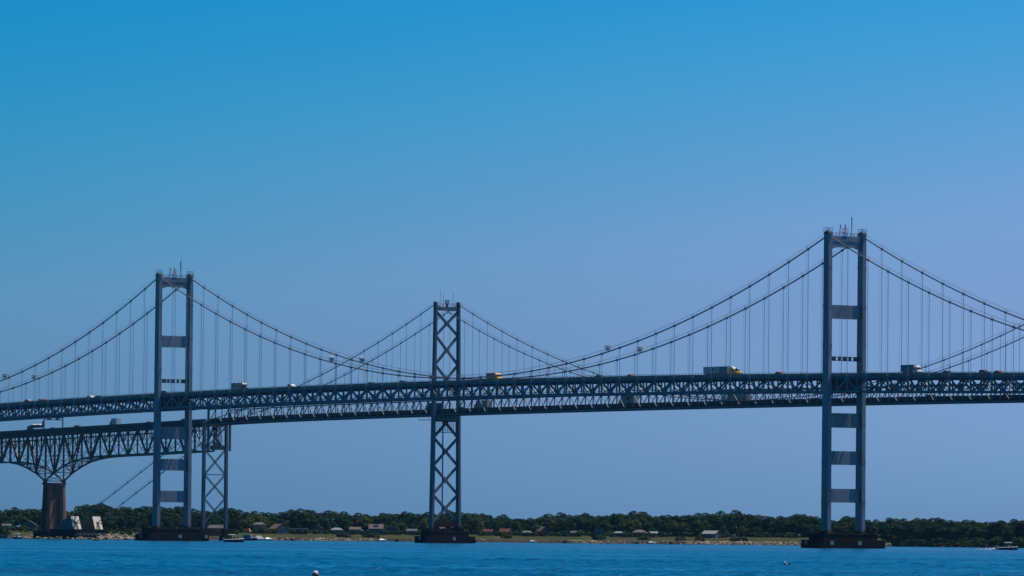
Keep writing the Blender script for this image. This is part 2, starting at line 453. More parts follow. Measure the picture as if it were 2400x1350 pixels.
TR = empty("stiffening_truss", W)
TY = 7.67
def top(u): return wp(u) - 1.95
def bot(u): return wp(u) - 7.1
spans = [(W0, -2.4), (2.4, 485.6), (490.4, W1)]
for s in (-1, 1):
    for a, c in spans:
        b = MB(); uu = run(a, c, P)
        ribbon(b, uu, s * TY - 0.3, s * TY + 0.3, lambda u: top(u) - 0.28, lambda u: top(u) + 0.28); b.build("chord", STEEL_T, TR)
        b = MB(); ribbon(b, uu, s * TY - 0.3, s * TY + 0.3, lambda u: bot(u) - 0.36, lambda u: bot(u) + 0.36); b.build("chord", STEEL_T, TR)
def in_span(u): return any(a <= u <= c for a, c in spans)
gus = MB(); swf = MB(); lat = MB(); flo = MB(); ins = MB()
k0, k1 = round(W0 / 6.1), round(W1 / 6.1)
for k in range(k0, k1 + 1):
    u = k * 6.1
    if not in_span(u): continue
    hn = (k % 2 == 0)
    for s in (-1, 1):
        y = s * TY
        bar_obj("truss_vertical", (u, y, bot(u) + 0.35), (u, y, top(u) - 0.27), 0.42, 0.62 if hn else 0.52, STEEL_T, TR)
        if hn:
            gus.box(u - 0.85, u + 0.85, y - 0.33, y + 0.33, top(u) - 0.95, top(u) + 0.30)
        else:
            gus.box(u - 0.95, u + 0.95, y - 0.33, y + 0.33, bot(u) - 0.38, bot(u) + 0.85)
        if in_span(u + 6.1):
            v = u + 6.1
            p, q = ((u, y, top(u) - 0.3), (v, y, bot(v) + 0.3)) if hn else ((u, y, bot(u) + 0.3), (v, y, top(v) - 0.3))
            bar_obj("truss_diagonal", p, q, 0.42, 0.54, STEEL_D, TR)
    flo.box(u - 0.25, u + 0.25, -7.3, 7.3, top(u) - 0.9, top(u) + 0.1)
    if hn:
        swf.bar((u, -7.3, bot(u)), (u, 7.3, bot(u)), 0.4, 0.5)
        swf.bar((u, -7.3, bot(u) + 0.2), (u, 0, top(u) - 1.1), 0.3, 0.3)
        swf.bar((u, 7.3, bot(u) + 0.2), (u, 0, top(u) - 1.1), 0.3, 0.3)
        if in_span(u + P):
            lat.bar((u, -7.3, bot(u)), (u + P, 7.3, bot(u + P)), 0.4, 0.3)
            lat.bar((u, 7.3, bot(u) - 0.02), (u + P, -7.3, bot(u + P) - 0.02), 0.4, 0.3)
for a, c in spans:
    uu = run(a, c, P)
    ribbon(ins, uu, -1.1, 1.1, lambda u: bot(u) + 0.30, lambda u: bot(u) + 0.40)      # inspection walk inside the truss
    for y in (-1.05, 1.05): ribbon(ins, uu, y - 0.04, y + 0.04, lambda u: bot(u) + 1.25, lambda u: bot(u) + 1.38)
gus.build("gusset_plates", STEEL_T, TR, "stuff"); swf.build("sway_frames", STEEL_T, TR, "stuff")
lat.build("lateral_bracing", STEEL_T, TR, "stuff"); flo.build("floor_beams", STEEL_T, TR, "stuff")
ins.build("inspection_walk", GREYM, TR)

# cables and hangers
def cable_pts(fn, u0, u1, y, st, dz=0.0):
    return [(u, y, fn(u) + dz) for u in run(u0, u1, st)]
for s in (-1, 1):
    b = MB(); b.tube(cable_pts(w_cable, W0, 0, s * TY, 6.1), 0.265); b.tube(cable_pts(w_cable, 0, 488, s * TY, 6.1), 0.265); b.tube(cable_pts(w_cable, 488, W1, s * TY, 6.1), 0.265)
    c = b.build("main_cable", CABLE, W)
    b = MB()
    for yy in (-0.55, 0.55):
        for a, e in ((W0, 0), (0, 488), (488, W1)): b.tube(cable_pts(w_cable, a, e, s * TY + yy, 12.2, 1.25), 0.035, 4)
    b.build("hand_ropes", CABLE, c, "stuff")
    b = MB()
    for k in range(round(W0 / P), round(W1 / P) + 1):
        u = k * P
        if abs(u) < 3 or abs(u - 488) < 3: continue
        z = w_cable(u)
        b.box(u - 0.35, u + 0.35, s * TY - 0.36, s * TY + 0.36, z - 0.42, z + 0.36)
        for yy in (-0.55, 0.55): b.bar((u, s * TY + yy * 0.6, z + 0.2), (u, s * TY + yy, z + 1.3), 0.07, 0.07)
    b.build("cable_bands", CABLE, c, "stuff")
_hm = MB()
for dx in (-0.12, 0.12): _hm.tube([(dx, 0.0, 0), (dx, 0.0, 1)], 0.052, 5)
_hm.tube([(1.15, 0, 0), (1.15, 0, 1)], 0.032, 4)
_h0 = None
def hanger(u, y, z0, z1, parent, proto):
    o = proto.copy(); COL.objects.link(o); o.parent = parent
    o.matrix_basis = Matrix(((1, 0, 0, u), (0, 1, 0, y), (0, 0, z1 - z0, z0), (0, 0, 0, 1)))
    return o
hp = _hm.build("hanger", ROPE, W)
first = True
for k in range(round(W0 / P), round(W1 / P) + 1):
    u = k * P
    if abs(u) < 3 or abs(u - 488) < 3: continue
    for s in (-1, 1):
        z0, z1 = top(u) + 0.2, w_cable(u) - 0.35
        if z1 - z0 < 0.4: continue
        if first:
            hp.matrix_basis = Matrix(((1, 0, 0, u), (0, 1, 0, s * TY), (0, 0, z1 - z0, z0), (0, 0, 0, 1))); first = False
        else:
            hanger(u, s * TY, z0, z1, W, hp)

def portal_tower(u0, name="tower"):
    T = empty(name, W)
    zb, zt = 5.46, 114.2
    def leg_u(z): return 2.05 + (1.56 - 2.05) * (z - zb) / (zt - zb)
    for s in (-1, 1):
        y = s * 7.69
        b = MB(); a, c = leg_u(zb), leg_u(zt)
        b.frus((u0 - a, u0 + a, y - 0.8, y + 0.8), zb + 0.7, (u0 - c, u0 + c, y - 0.78, y + 0.78), zt)
        leg = b.build("leg", STEEL, T)
        b = MB()
        z = 17.0
        while z < 112:
            w = leg_u(z) + 0.05
            b.box(u0 - w, u0 + w, y - 0.84, y + 0.84, z - 0.55, z + 0.55); z += 14.2
        b.build("splice_bands", STEEL, leg, "stuff")
        b = MB(); b.frus((u0 - 2.45, u0 + 2.45, y - 1.15, y + 1.15), zb, (u0 - 2.2, u0 + 2.2, y - 0.95, y + 0.95), zb + 0.75)
        b.build("leg_base", RUST, T)
        b = MB()                                                      # cable saddle with rounded hood
        b.prism([(u0 - 1.7, zt), (u0 + 1.7, zt), (u0 + 1.45, zt + 0.75), (u0 + 0.6, zt + 1.1), (u0 - 0.6, zt + 1.1), (u0 - 1.45, zt + 0.75)], y - 0.72, y + 0.72)
        b.build("saddle", DARK, T)
        b = MB()
        for du in (-1.5, -0.5, 0.5, 1.5):
            for dy in (-0.9, 0.9): b.box(u0 + du - 0.05, u0 + du + 0.05, y + dy - 0.05, y + dy + 0.05, zt, zt + 2.3)
        for zz in (1.3, 2.25):
            for dy in (-0.9, 0.9): b.box(u0 - 1.55, u0 + 1.55, y + dy - 0.05, y + dy + 0.05, zt + zz - 0.05, zt + zz + 0.05)
        b.build("saddle_railing", GREYM, T, "stuff")
    for z0, z1 in ((16.6, 21.6), (30.3, 35.3), (43.8, 49.1), (83.4, 88.4)):
        bu = 0.62
        b = MB(); b.box(u0 - bu, u0 + bu, -6.9, 6.9, z0, z1)
        for zz in (0.2, 0.4, 0.6, 0.8): b.box(u0 - bu - 0.02, u0 + bu + 0.02, -6.88, 6.88, z0 + (z1 - z0) * zz - 0.06, z0 + (z1 - z0) * zz + 0.06)
        b.build("crossbeam", STEEL, T)
    b = MB(); b.box(u0 - 1.0, u0 + 1.0, -6.9, 6.9, 56.4, 62.6); b.build("crossbeam", DARK, T)
    b = MB(); bu = 0.62                                               # arched portal beam at the top
    for i in range(10):
        ya, yb = -6.91 + 13.82 * i / 10, -6.91 + 13.82 * (i + 1) / 10
        def low(y): return 109.5 - 0.9 * max(0, (abs(y) / 6.9) - 0.55) / 0.45
        b.add([(u0 - bu, ya, low(ya)), (u0 + bu, ya, low(ya)), (u0 + bu, yb, low(yb)), (u0 - bu, yb, low(yb)),
               (u0 - bu, ya, 113.6), (u0 + bu, ya, 113.6), (u0 + bu, yb, 113.6), (u0 - bu, yb, 113.6)],
              [(3, 2, 1, 0), (4, 5, 6, 7), (0, 3, 7, 4), (1, 2, 6, 5)] + ([(0, 1, 5, 4)] if i == 0 else []) + ([(2, 3, 7, 6)] if i == 9 else []))
    b.build("crossbeam", STEEL, T)
    b = MB()
    for y in np.linspace(-6.4, 6.4, 9):
        for du in (-1, 1): b.box(u0 + du - 0.04, u0 + du + 0.04, y - 0.04, y + 0.04, 113.6, 114.75)
    for zz in (114.2, 114.7):
        for du in (-1, 1): b.box(u0 + du - 0.035, u0 + du + 0.035, -6.4, 6.4, zz - 0.035, zz + 0.035)
    b.build("beam_railing", GREYM, T, "stuff")
    b = MB()                                                          # caged warning light on a stand
    for dy in (-0.55, 0.55):
        for du in (-0.5, 0.5): b.box(u0 + du - 0.1, u0 + du + 0.1, dy - 0.1, dy + 0.1, 113.6, 114.9)
    b.box(u0 - 0.9, u0 + 0.9, -1.0, 1.0, 114.9, 115.2)
    for zz in (115.6, 116.1, 116.6):
        for e in (-0.85, 0.85):
            b.box(u0 - 0.9, u0 + 0.9, e - 0.04, e + 0.04, zz - 0.04, zz + 0.04); b.box(u0 + e - 0.04, u0 + e + 0.04, -0.9, 0.9, zz - 0.045, zz + 0.035)
    for du in (-0.85, 0, 0.85):
        for dy in (-0.85, 0, 0.85): b.box(u0 + du - 0.05, u0 + du + 0.05, dy - 0.05, dy + 0.05, 115.2, 116.6)
    cage = b.build("beacon_cage", WHITE, T)
    b = MB(); b.tube([(u0, 0, 115.2), (u0, 0, 116.9), (u0, 0, 117.1), (u0, 0, 117.9)], 0.22, 8); b.build("warning_light", REDLAMP, cage)
    b = MB()                                                          # radio masts
    b.bar((u0, -2.6, 113.6), (u0, -2.95, 118.4), 0.11, 0.11); b.bar((u0, -3.2, 113.6), (u0, -2.95, 118.4), 0.09, 0.09); b.bar((u0 + 0.6, -2.9, 113.6), (u0, -2.95, 117.4), 0.08, 0.08)
    b.box(u0 - 0.12, u0 + 0.12, -3.07, -2.83, 117.6, 120.7)
    if u0 > 100: b.bar((u0, -3.35, 113.6), (u0, -3.35, 123.8), 0.07, 0.07)
    b.build("radio_mast", DARK, T)
    b = MB(); b.bar((u0, 2.4, 113.6), (u0, 2.2, 117.4), 0.14, 0.14); b.bar((u0, 3.1, 113.6), (u0, 2.3, 116.4), 0.09, 0.09); b.box(u0 - 0.14, u0 + 0.14, 2.05, 2.35, 116.6, 117.7)
    b.build("radio_mast", DARK, T)
    return T
portal_tower(0.0); portal_tower(488.0)

def fender_pier(parent, u0, lu, lv, zf, lu2, lv2, z2, plates):
    Q = empty("pier", parent)
    b = MB(); b.box(u0 - lu2 / 2, u0 + lu2 / 2, -lv2 / 2, lv2 / 2, -2, z2)
    b.box(u0 - lu2 / 2 - 0.15, u0 + lu2 / 2 + 0.15, -lv2 / 2 - 0.15, lv2 / 2 + 0.15, z2 - 0.5, z2 - 0.02)
    b.build("footing", RUST, Q)
    hx, hy = lu / 2, lv / 2
    b = MB(); b.box(u0 - hx + 0.25, u0 + hx - 0.25, -hy + 0.25, hy - 0.25, -2, zf - 0.15); b.build("fender_core", TIMBER, Q)
    z = -0.45
    while z < zf - 0.05:                                              # timber walings, one board each side and course
        zz = min(z + 0.42, zf)
        for s in (-1, 1):
            j = random.uniform(0, 0.05)
            bar_obj("fender_board", (u0 - hx, s * (hy - 0.12 + j), (z + zz) / 2), (u0 + hx, s * (hy - 0.12 + j), (z + zz) / 2), 0.26, zz - z, TIMBER, Q)
            o = bar_obj("fender_board", (u0 + s * (hx - 0.12 + j), -hy + 0.28, (z + zz) / 2), (u0 + s * (hx - 0.12 + j), hy - 0.28, (z + zz) / 2), 0.26, zz - z, TIMBER, Q)
        z += 0.52
    b = MB()
    for y in np.arange(-lv2 / 2 + 0.5, lv2 / 2, 2.4):
        for du in (-1, 1): b.box(u0 + du * (lu2 / 2 - 0.3) - 0.06, u0 + du * (lu2 / 2 - 0.3) + 0.06, y - 0.06, y + 0.06, z2, z2 + 1.3)
    for zz in (0.65, 1.25):
        for du in (-1, 1): b.box(u0 + du * (lu2 / 2 - 0.3) - 0.05, u0 + du * (lu2 / 2 - 0.3) + 0.05, -lv2 / 2 + 0.4, lv2 / 2 - 0.4, z2 + zz - 0.05, z2 + zz + 0.05)
        for s in (-1, 1): b.box(u0 - lu2 / 2 + 0.3, u0 + lu2 / 2 - 0.3, s * (lv2 / 2 - 0.4) - 0.05, s * (lv2 / 2 - 0.4) + 0.05, z2 + zz - 0.05, z2 + zz + 0.05)
    b.build("pier_railing", RUST, Q, "stuff")
    for face, a in plates:
        b = MB()
        if face == 'u': b.box(u0 - hx - 0.1, u0 - hx - 0.02, a - 0.75, a + 0.75, zf - 1.75, zf - 0.35)
        else: b.box(u0 + a - 0.75, u0 + a + 0.75, hy + 0.07, hy + 0.14, zf - 1.75, zf - 0.35)
        b.build("marker_plate", PLATE, Q)
    return Q
fender_pier(W, 0.0, 10.8, 30.1, 3.0, 9.0, 24.2, 5.46, (('u', 8.9), ('u', -3.6), ('y', 2.0)))
fender_pier(W, 488.0, 10.8, 30.1, 3.0, 9.0, 24.2, 5.46, (('u', -1.2), ('u', -14.2), ('y', 0.0)))

# ================================================================== FAR SUSPENSION BRIDGE
def eb(u): return 58.1 - 1.15e-5 * (u + 244) ** 2 - (0.0 if u < 120 else 0.00006 * (u - 120) ** 2)   # underside of the floor
def e_cable(u):
    if u <= 0: return 60.9 + 47.0 * ((u + 244) / 244) ** 2
    return 107.9 - 0.366 * u + 0.00058 * u * u
EB = empty("lattice_tower_bridge", None, ME)
tag(EB, "farther suspension bridge with cross-braced lattice towers, its road running between the trusses", "bridge")
E0, E1 = -475.8, 201.3
EY = 6.1
us = run(E0, E1, P)
b = MB(); ribbon(b, us, -5.2, 5.2, lambda u: eb(u) + 1.7, lambda u: eb(u) + 2.05); b.build("road_deck", ASPH, EB)
for s in (-1, 1):
    b = MB(); ya, yb = sorted((s * 5.22, s * 5.5)); ribbon(b, us, ya, yb, lambda u: eb(u) + 1.3, lambda u: eb(u) + 2.95); b.build("parapet", DARK, EB)
ET = empty("stiffening_truss", EB)
for s in (-1, 1):
    for a, c in ((E0, -1.6), (1.6, E1)):
        uu = run(a, c, P)
        b = MB(); ribbon(b, uu, s * EY - 0.25, s * EY + 0.25, lambda u: eb(u) + 7.0, lambda u: eb(u) + 7.5); b.build("chord", STEEL_F, ET)
        b = MB(); ribbon(b, uu, s * EY - 0.25, s * EY + 0.25, lambda u: eb(u) + 0.05, lambda u: eb(u) + 0.7); b.build("chord", STEEL_F, ET)
flo = MB(); lat = MB()
for k in range(round(E0 / 6.1), round(E1 / 6.1) + 1):
    u = k * 6.1
    if abs(u) < 1.6: continue
    hn = (k % 2 == 0)
    for s in (-1, 1):
        y = s * EY
        bar_obj("truss_vertical", (u, y, eb(u) + 0.68), (u, y, eb(u) + 7.02), 0.30, 0.34, STEEL_F, ET)
        v = u + 6.1
        if v <= E1 + 0.1 and abs(v) > 1.6 and k not in (-1,):
            p, q = ((u, y, eb(u) + 7.0), (v, y, eb(v) + 0.6)) if hn else ((u, y, eb(u) + 0.6), (v, y, eb(v) + 7.0))
            bar_obj("truss_diagonal", p, q, 0.28, 0.36, STEEL_F, ET)
    flo.box(u - 0.2, u + 0.2, -5.8, 5.8, eb(u) + 0.1, eb(u) + 1.68)
    flo.box(u - 0.2, u + 0.2, -6.35, -6.1, eb(u) + 0.1, eb(u) + 2.9); flo.box(u - 0.2, u + 0.2, 6.1, 6.35, eb(u) + 0.1, eb(u) + 2.9)
    if hn:
        lat.bar((u, -5.8, eb(u) + 0.3), (u + P if u + P <= E1 else u, 5.8, eb(u) + 0.3), 0.3, 0.25)
for y in (-4, -1.4, 1.4, 4): ribbon(flo, us, y - 0.15, y + 0.15, lambda u: eb(u) + 0.9, lambda u: eb(u) + 1.69)
flo.build("floor_beams", DARK, ET, "stuff"); lat.build("lateral_bracing", DARK, ET, "stuff")
for s in (-1, 1):
    b = MB(); b.tube(cable_pts(e_cable, E0, 0, s * EY, 6.1), 0.21); b.tube(cable_pts(e_cable, 0, E1, s * EY, 6.1), 0.21)
    b.tube([(201.3, s * EY, e_cable(201.3)), (255, s * EY, 37.3), (309, s * EY, 16.5), (331, s * EY, 8.2)], 0.21)
    c = b.build("main_cable", CABLE, EB)
    b = MB()
    for yy in (-0.45, 0.45):
        b.tube(cable_pts(e_cable, E0, 0, s * EY + yy, 12.2, 1.2), 0.03, 4); b.tube(cable_pts(e_cable, 0, E1, s * EY + yy, 12.2, 1.2), 0.03, 4)
        b.tube([(201.3, s * EY + yy, 59.3), (255, s * EY + yy, 38.5), (309, s * EY + yy, 17.7)], 0.03, 4)
    b.build("hand_ropes", CABLE, c, "stuff")
    b = MB()
    for k in range(round(E0 / P), round(E1 / P) + 1):
        u = k * P
        if abs(u) < 3: continue
        z = e_cable(u)
        b.box(u - 0.28, u + 0.28, s * EY - 0.27, s * EY + 0.27, z - 0.34, z + 0.27)
        for yy in (-0.45, 0.45): b.bar((u, s * EY + yy * 0.6, z + 0.1), (u, s * EY + yy, z + 1.25), 0.06, 0.06)
    for t in range(1, 9):
        u = 201.3 + t * 13.0; z = 57.9 + (16.5 - 57.9) * (u - 201.3) / (309 - 201.3)
        b.box(u - 0.3, u + 0.3, s * EY - 0.3, s * EY + 0.3, z - 0.3, z + 0.4); b.bar((u, s * EY, z), (u, s * EY, z + 1.6), 0.08, 0.08)
    b.build("cable_bands", CABLE, c, "stuff")
_hm = MB(); _hm.tube([(-0.1, 0, 0), (-0.1, 0, 1)], 0.045, 5); _hm.tube([(0.1, 0, 0), (0.1, 0, 1)], 0.045, 5)
hp = _hm.build("hanger", ROPE, EB); first = True
for k in range(round(E0 / P), round(E1 / P) + 1):
    u = k * P
    if abs(u) < 3: continue
    for s in (-1, 1):
        z0, z1 = eb(u) + 7.4, e_cable(u) - 0.3
        if z1 - z0 < 0.5: continue
        if first:
            hp.matrix_basis = Matrix(((1, 0, 0, u), (0, 1, 0, s * EY), (0, 0, z1 - z0, z0), (0, 0, 0, 1))); first = False
        else:
            hanger(u, s * EY, z0, z1, EB, hp)

def lattice_tower(u0):
    T = empty("tower", EB)
    zb, zt = 5.4, 107.4
    def ly(z): return 7.2 + (6.12 - 7.2) * (z - zb) / (zt - zb)
    def lx(z): return 1.35 + (1.0 - 1.35) * (z - zb) / (zt - zb)
    for s in (-1, 1):
        b = MB(); w0, w1 = 0.60, 0.48
        ya, yc = s * ly(zb), s * ly(zt)
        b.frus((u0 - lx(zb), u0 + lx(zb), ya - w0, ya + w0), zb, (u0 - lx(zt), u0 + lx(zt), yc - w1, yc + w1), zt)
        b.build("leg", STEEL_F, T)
        b = MB(); b.prism([(u0 - 1.1, zt), (u0 + 1.1, zt), (u0 + 0.9, zt + 1.2), (u0 + 0.3, zt + 1.6), (u0 - 0.3, zt + 1.6), (u0 - 0.9, zt + 1.2)], yc - 0.5, yc + 0.5)
        b.build("saddle", DARK, T)
    b = MB(); b.box(u0 - 0.7, u0 + 0.7, -5.65, 5.65, 104.9, 106.6); b.build("top_strut", STEEL_F, T)
    def cross(za, zc):
        zm = (za + zc) / 2
        for s in (-1, 1):
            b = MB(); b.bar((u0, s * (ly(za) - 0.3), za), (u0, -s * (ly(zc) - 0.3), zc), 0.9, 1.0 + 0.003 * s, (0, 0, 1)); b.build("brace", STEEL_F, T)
        b = MB(); b.box(u0 - 0.5, u0 + 0.5, -1.0, 1.0, zm - 1.05, zm + 1.05); b.build("gusset", STEEL_F, T)
        return zm
    for za, zc in ((104.5, 93.6), (93.6, 80.5), (80.5, 67.3), (60.5, 47.6), (47.6, 34.9), (34.9, 21.9), (21.9, 9.2)): cross(za, zc)
    for zz in (93.6, 80.5, 47.6, 34.9, 21.9):
        for s in (-1, 1):
            b = MB(); y = s * (ly(zz) - 0.75); b.prism([(u0 - 0.48, zz - 1.5), (u0 + 0.48, zz - 1.5), (u0 + 0.48, zz + 1.5), (u0 - 0.48, zz + 1.5)], min(y - s * 0.25, y + s * 0.35), max(y - s * 0.25, y + s * 0.35)); b.build("gusset", STEEL_F, T)
    b = MB(); b.box(u0 - 0.8, u0 + 0.8, -6.1, 6.1, 54.8, 57.4); b.build("deck_strut", STEEL_F, T)
    b = MB(); b.bar((u0 + 0.9, 1.0, 9.0), (u0 + 0.9, 1.0, 62.5), 0.42, 0.42); b.build("service_pipe", DARK, T)
    b = MB()                                                          # top walkway rail
    for y in np.linspace(-5.4, 5.4, 13): b.box(u0 - 0.04, u0 + 0.04, y - 0.04, y + 0.04, 106.6, 108.4)
    for zz in (107.2, 107.8, 108.35): b.box(u0 - 0.035, u0 + 0.035, -5.5, 5.5, zz - 0.035, zz + 0.035)
    b.build("top_railing", DARK, T, "stuff")
    b = MB(); b.box(u0 - 0.3, u0 + 0.3, -0.4, 0.4, 106.6, 108.0)
    for a in np.linspace(0, 2 * math.pi, 9)[:-1]: b.bar((u0 + 0.9 * math.cos(a), 0.9 * math.sin(a), 107.9), (u0 + 0.9 * math.cos(a), 0.9 * math.sin(a), 109.8), 0.12, 0.12)
    for zz in (108.0, 108.9, 109.75): b.tube([(u0 + 0.9 * math.cos(a), 0.9 * math.sin(a), zz) for a in np.linspace(0, 2 * math.pi, 13)], 0.07, 4)
    b.build("beacon_cage", DARK, T)
    for y, h in ((3.6, 113.8), (2.0, 112.0), (-3.2, 113.2)):
        b = MB(); b.bar((u0, y, 106.6), (u0, y, h), 0.09, 0.09); b.build("antenna", DARK, T)
    return T
lattice_tower(0.0)
QC = fender_pier(EB, 0.0, 10.0, 26.2, 3.1, 8.0, 20.6, 5.4, (('u', -1.9), ('y', 0.4)))
b = MB()
for i in range(26):
    y = random.uniform(-9, 9); w = random.uniform(0.6, 1.6); h = random.uniform(0.5, 2.2); u = random.uniform(-3.0, 3.0)
    b.box(u - w, u + w, y - w * 0.5, y + w * 0.5, 5.4, 5.4 + h)
b.build("pier_clutter", RUST, QC, "stuff")
b = MB(); b.box(-1.6, 1.6, -6.4, 6.4, 7.6, 9.2); b.build("base_strut", RUST, QC)

# side tower (bent) that ends the suspended side span
ST = empty("side_tower", EB)
SU = 205.5
for s in (-1, 1):
    b = MB(); b.frus((SU - 1.0, SU + 1.0, s * 6.3 - 0.6, s * 6.3 + 0.6), 5.6, (SU - 0.8, SU + 0.8, s * 6.1 - 0.55, s * 6.1 + 0.55), 58.3); b.build("leg", STEEL_F, ST)
    b = MB(); b.frus((SU - 2.6, SU + 2.6, s * 6.3 - 2.2, s * 6.3 + 2.2), -2, (SU - 2.2, SU + 2.2, s * 6.3 - 1.9, s * 6.3 + 1.9), 5.6); b.build("pedestal", TIMBER, ST)
    b = MB(); b.bar((SU - 3.6, s * 6.0, 43.0), (SU - 3.6, s * 6.0, 63.0), 0.9, 0.9); b.build("truss_end_post", STEEL_F, ST)
for za, zc in ((8.5, 20.2), (20.2, 31.6), (31.6, 43.7), (43.7, 54.6)):
    for s in (-1, 1):
        for o_ in (-0.5, 0.5):
            b = MB(); b.bar((SU + o_ * 1.4, s * 5.8, za), (SU + o_ * 1.4, -s * 5.8, zc), 0.2, 0.36 + 0.003 * s); b.build("brace", STEEL_F, ST)
for zz in (31.6, 43.7):
    b = MB(); b.box(SU - 0.25, SU + 0.25, -5.7, 5.7, zz - 0.2, zz + 0.2); b.build("strut", STEEL_F, ST)
b = MB(); b.box(SU - 1.2, SU + 1.2, -4.4, 4.4, 2.2, 5.0); b.build("pedestal_beam", RUST, ST)
b = MB(); b.box(SU - 1.0, SU + 1.0, -5.4, 5.4, 54.7, 55.7); b.box(SU - 1.2, SU + 1.2, -4.4, 2.2, 43.95, 45.6); b.box(SU - 0.8, SU + 0.8, -2.6, 1.0, 45.6, 47.2)
for yy in (-3.4, -2.4, -1.4, -0.4, 0.6): b.bar((SU - 0.6, yy, 47.0), (SU - 0.6, yy * 0.6 - 0.3, 54.8), 0.3, 0.3); b.bar((SU + 0.5, yy + 0.6, 47.0), (SU + 0.5, -yy * 0.5 - 1.2, 54.8), 0.22, 0.22)
b.build("bearing_block", DARK, ST)

# anchorage
AN = empty("anchorage", EB)
b = MB(); b.box(326, 352, -9.6, 9.6, -2, 4.9); b.box(324.5, 353, -10.2, 10.2, -2, 1.6); b.build("anchor_base", TIMBER, AN)
for s in (-1, 1):
    y = s * EY
    b = MB(); b.prism([(329.0, 4.9), (351.0, 4.9), (349.5, 5.6), (334.5, 11.3), (332.2, 11.3)], y - 2.2, y + 2.2)
    w = b.build("cable_wedge", ANCHC, AN)
    b = MB(); b.add([(328.96, y - 2.2, 5.0), (328.96, y + 2.2, 5.0), (332.14, y + 2.2, 11.36), (332.14, y - 2.2, 11.36), (329.3, y - 2.2, 4.9), (329.3, y + 2.2, 4.9), (332.5, y + 2.2, 11.32), (332.5, y - 2.2, 11.32)], [(3, 2, 1, 0), (4, 5, 6, 7), (0, 1, 5, 4), (2, 3, 7, 6), (1, 2, 6, 5), (3, 0, 4, 7)]); b.build("sunlit_front", LITC, w)  # added plate that paints the sunlit front of the wedge
    b = MB(); b.prism([(328.86, 4.92), (330.6, 4.92), (331.9, 8.6), (330.7, 8.6)], y - 0.7, y + 0.7); b.build("cable_slot", DARK, w)
    b = MB(); b.bar((328.4, y - 2.3, 8.6), (328.4, y + 2.3, 7.6), 0.2, 0.22); b.bar((328.4, y - 2.0, 7.3), (328.4, y + 2.0, 8.8), 0.2, 0.22); b.build("splay_collar", DARK, w)
b = MB()
for y in np.arange(-9.2, 9.3, 2.3): b.box(324.7, 324.9, y - 0.06, y + 0.06, 1.6, 3.0)
for zz in (2.3, 2.95): b.box(324.75, 324.85, -9.3, 9.3, zz - 0.06, zz + 0.06)
b.build("base_railing", OFFW, AN, "stuff")

# ================================================================== CANTILEVER TRUSS SPANS
CB = empty("cantilever_truss_bridge", None, ME)
tag(CB, "arched deck truss carrying the far road onto a tall concrete pier", "bridge")
CY = 5.3
def zc(u): return 58.35 - 0.0195 * (u - 205)
BOT = [(0, 29.0), (9.3, 33.2), (18.6, 36.3), (27.9, 38.6), (37.2, 39.9), (46.5, 40.7), (60, 41.2), (105, 42.0), (170, 43.6)]
def cb(u):
    r = abs(u - 364.5)
    z = BOT[-1][1]
    for (a, za), (c, zb) in zip(BOT, BOT[1:]):
        if r <= c: z = za + (zb - za) * (r - a) / (c - a); break
    if u > 364.5: z -= 0.040 * min(r, 90)
    return z
us = run(207.5, 540, 9.2)
b = MB(); ribbon(b, us, -5.0, 5.0, lambda u: zc(u) - 1.2, lambda u: zc(u) - 0.85); b.build("road_deck", ASPH, CB)
for s in (-1, 1):
    b = MB(); ya, yb = sorted((s * 5.02, s * 5.4)); ribbon(b, us, ya, yb, lambda u: zc(u) - 1.5, zc); b.build("parapet", DARK, CB)
b = MB()
for y in (-4.4, -2.2, 0, 2.2, 4.4): ribbon(b, us, y - 0.2, y + 0.2, lambda u: zc(u) - 2.3, lambda u: zc(u) - 1.22)
b.build("stringers", DARK, CB, "stuff")
CT = empty("cantilever_truss", CB)
PN = 9.3
nodes = [364.5 + PN * i for i in range(-16, 20)]
def ct(u): return zc(u) - 2.9
brc = MB(); lad = MB()
for s in (-1, 1):
    y = s * CY
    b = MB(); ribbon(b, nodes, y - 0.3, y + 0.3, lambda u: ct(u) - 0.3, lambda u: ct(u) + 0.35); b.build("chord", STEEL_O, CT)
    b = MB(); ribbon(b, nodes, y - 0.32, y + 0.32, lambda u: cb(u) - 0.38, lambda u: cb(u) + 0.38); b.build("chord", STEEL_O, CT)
    for i, u in enumerate(nodes):
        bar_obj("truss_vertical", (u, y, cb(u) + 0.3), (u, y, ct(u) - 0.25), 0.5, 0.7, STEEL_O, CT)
        if i + 1 < len(nodes):
            v = nodes[i + 1]; odd = (i % 2 == 0)
            p, q = ((u, y, ct(u)), (v, y, cb(v))) if odd else ((u, y, cb(u)), (v, y, ct(v)))
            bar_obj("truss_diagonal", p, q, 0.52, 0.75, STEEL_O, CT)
            mu = (u + v) / 2; mz = (p[2] + q[2]) / 2
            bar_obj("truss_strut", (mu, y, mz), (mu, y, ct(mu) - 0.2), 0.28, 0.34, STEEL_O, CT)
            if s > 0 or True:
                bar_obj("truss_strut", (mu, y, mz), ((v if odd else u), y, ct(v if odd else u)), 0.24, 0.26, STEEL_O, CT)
    for i, u in enumerate(nodes):
        h = ct(u) - cb(u)
        if h > 17:
            brc.bar((u - PN, y, cb(u) + h * 0.45), (u + PN, y, cb(u) + h * 0.45), 0.2, 0.2)
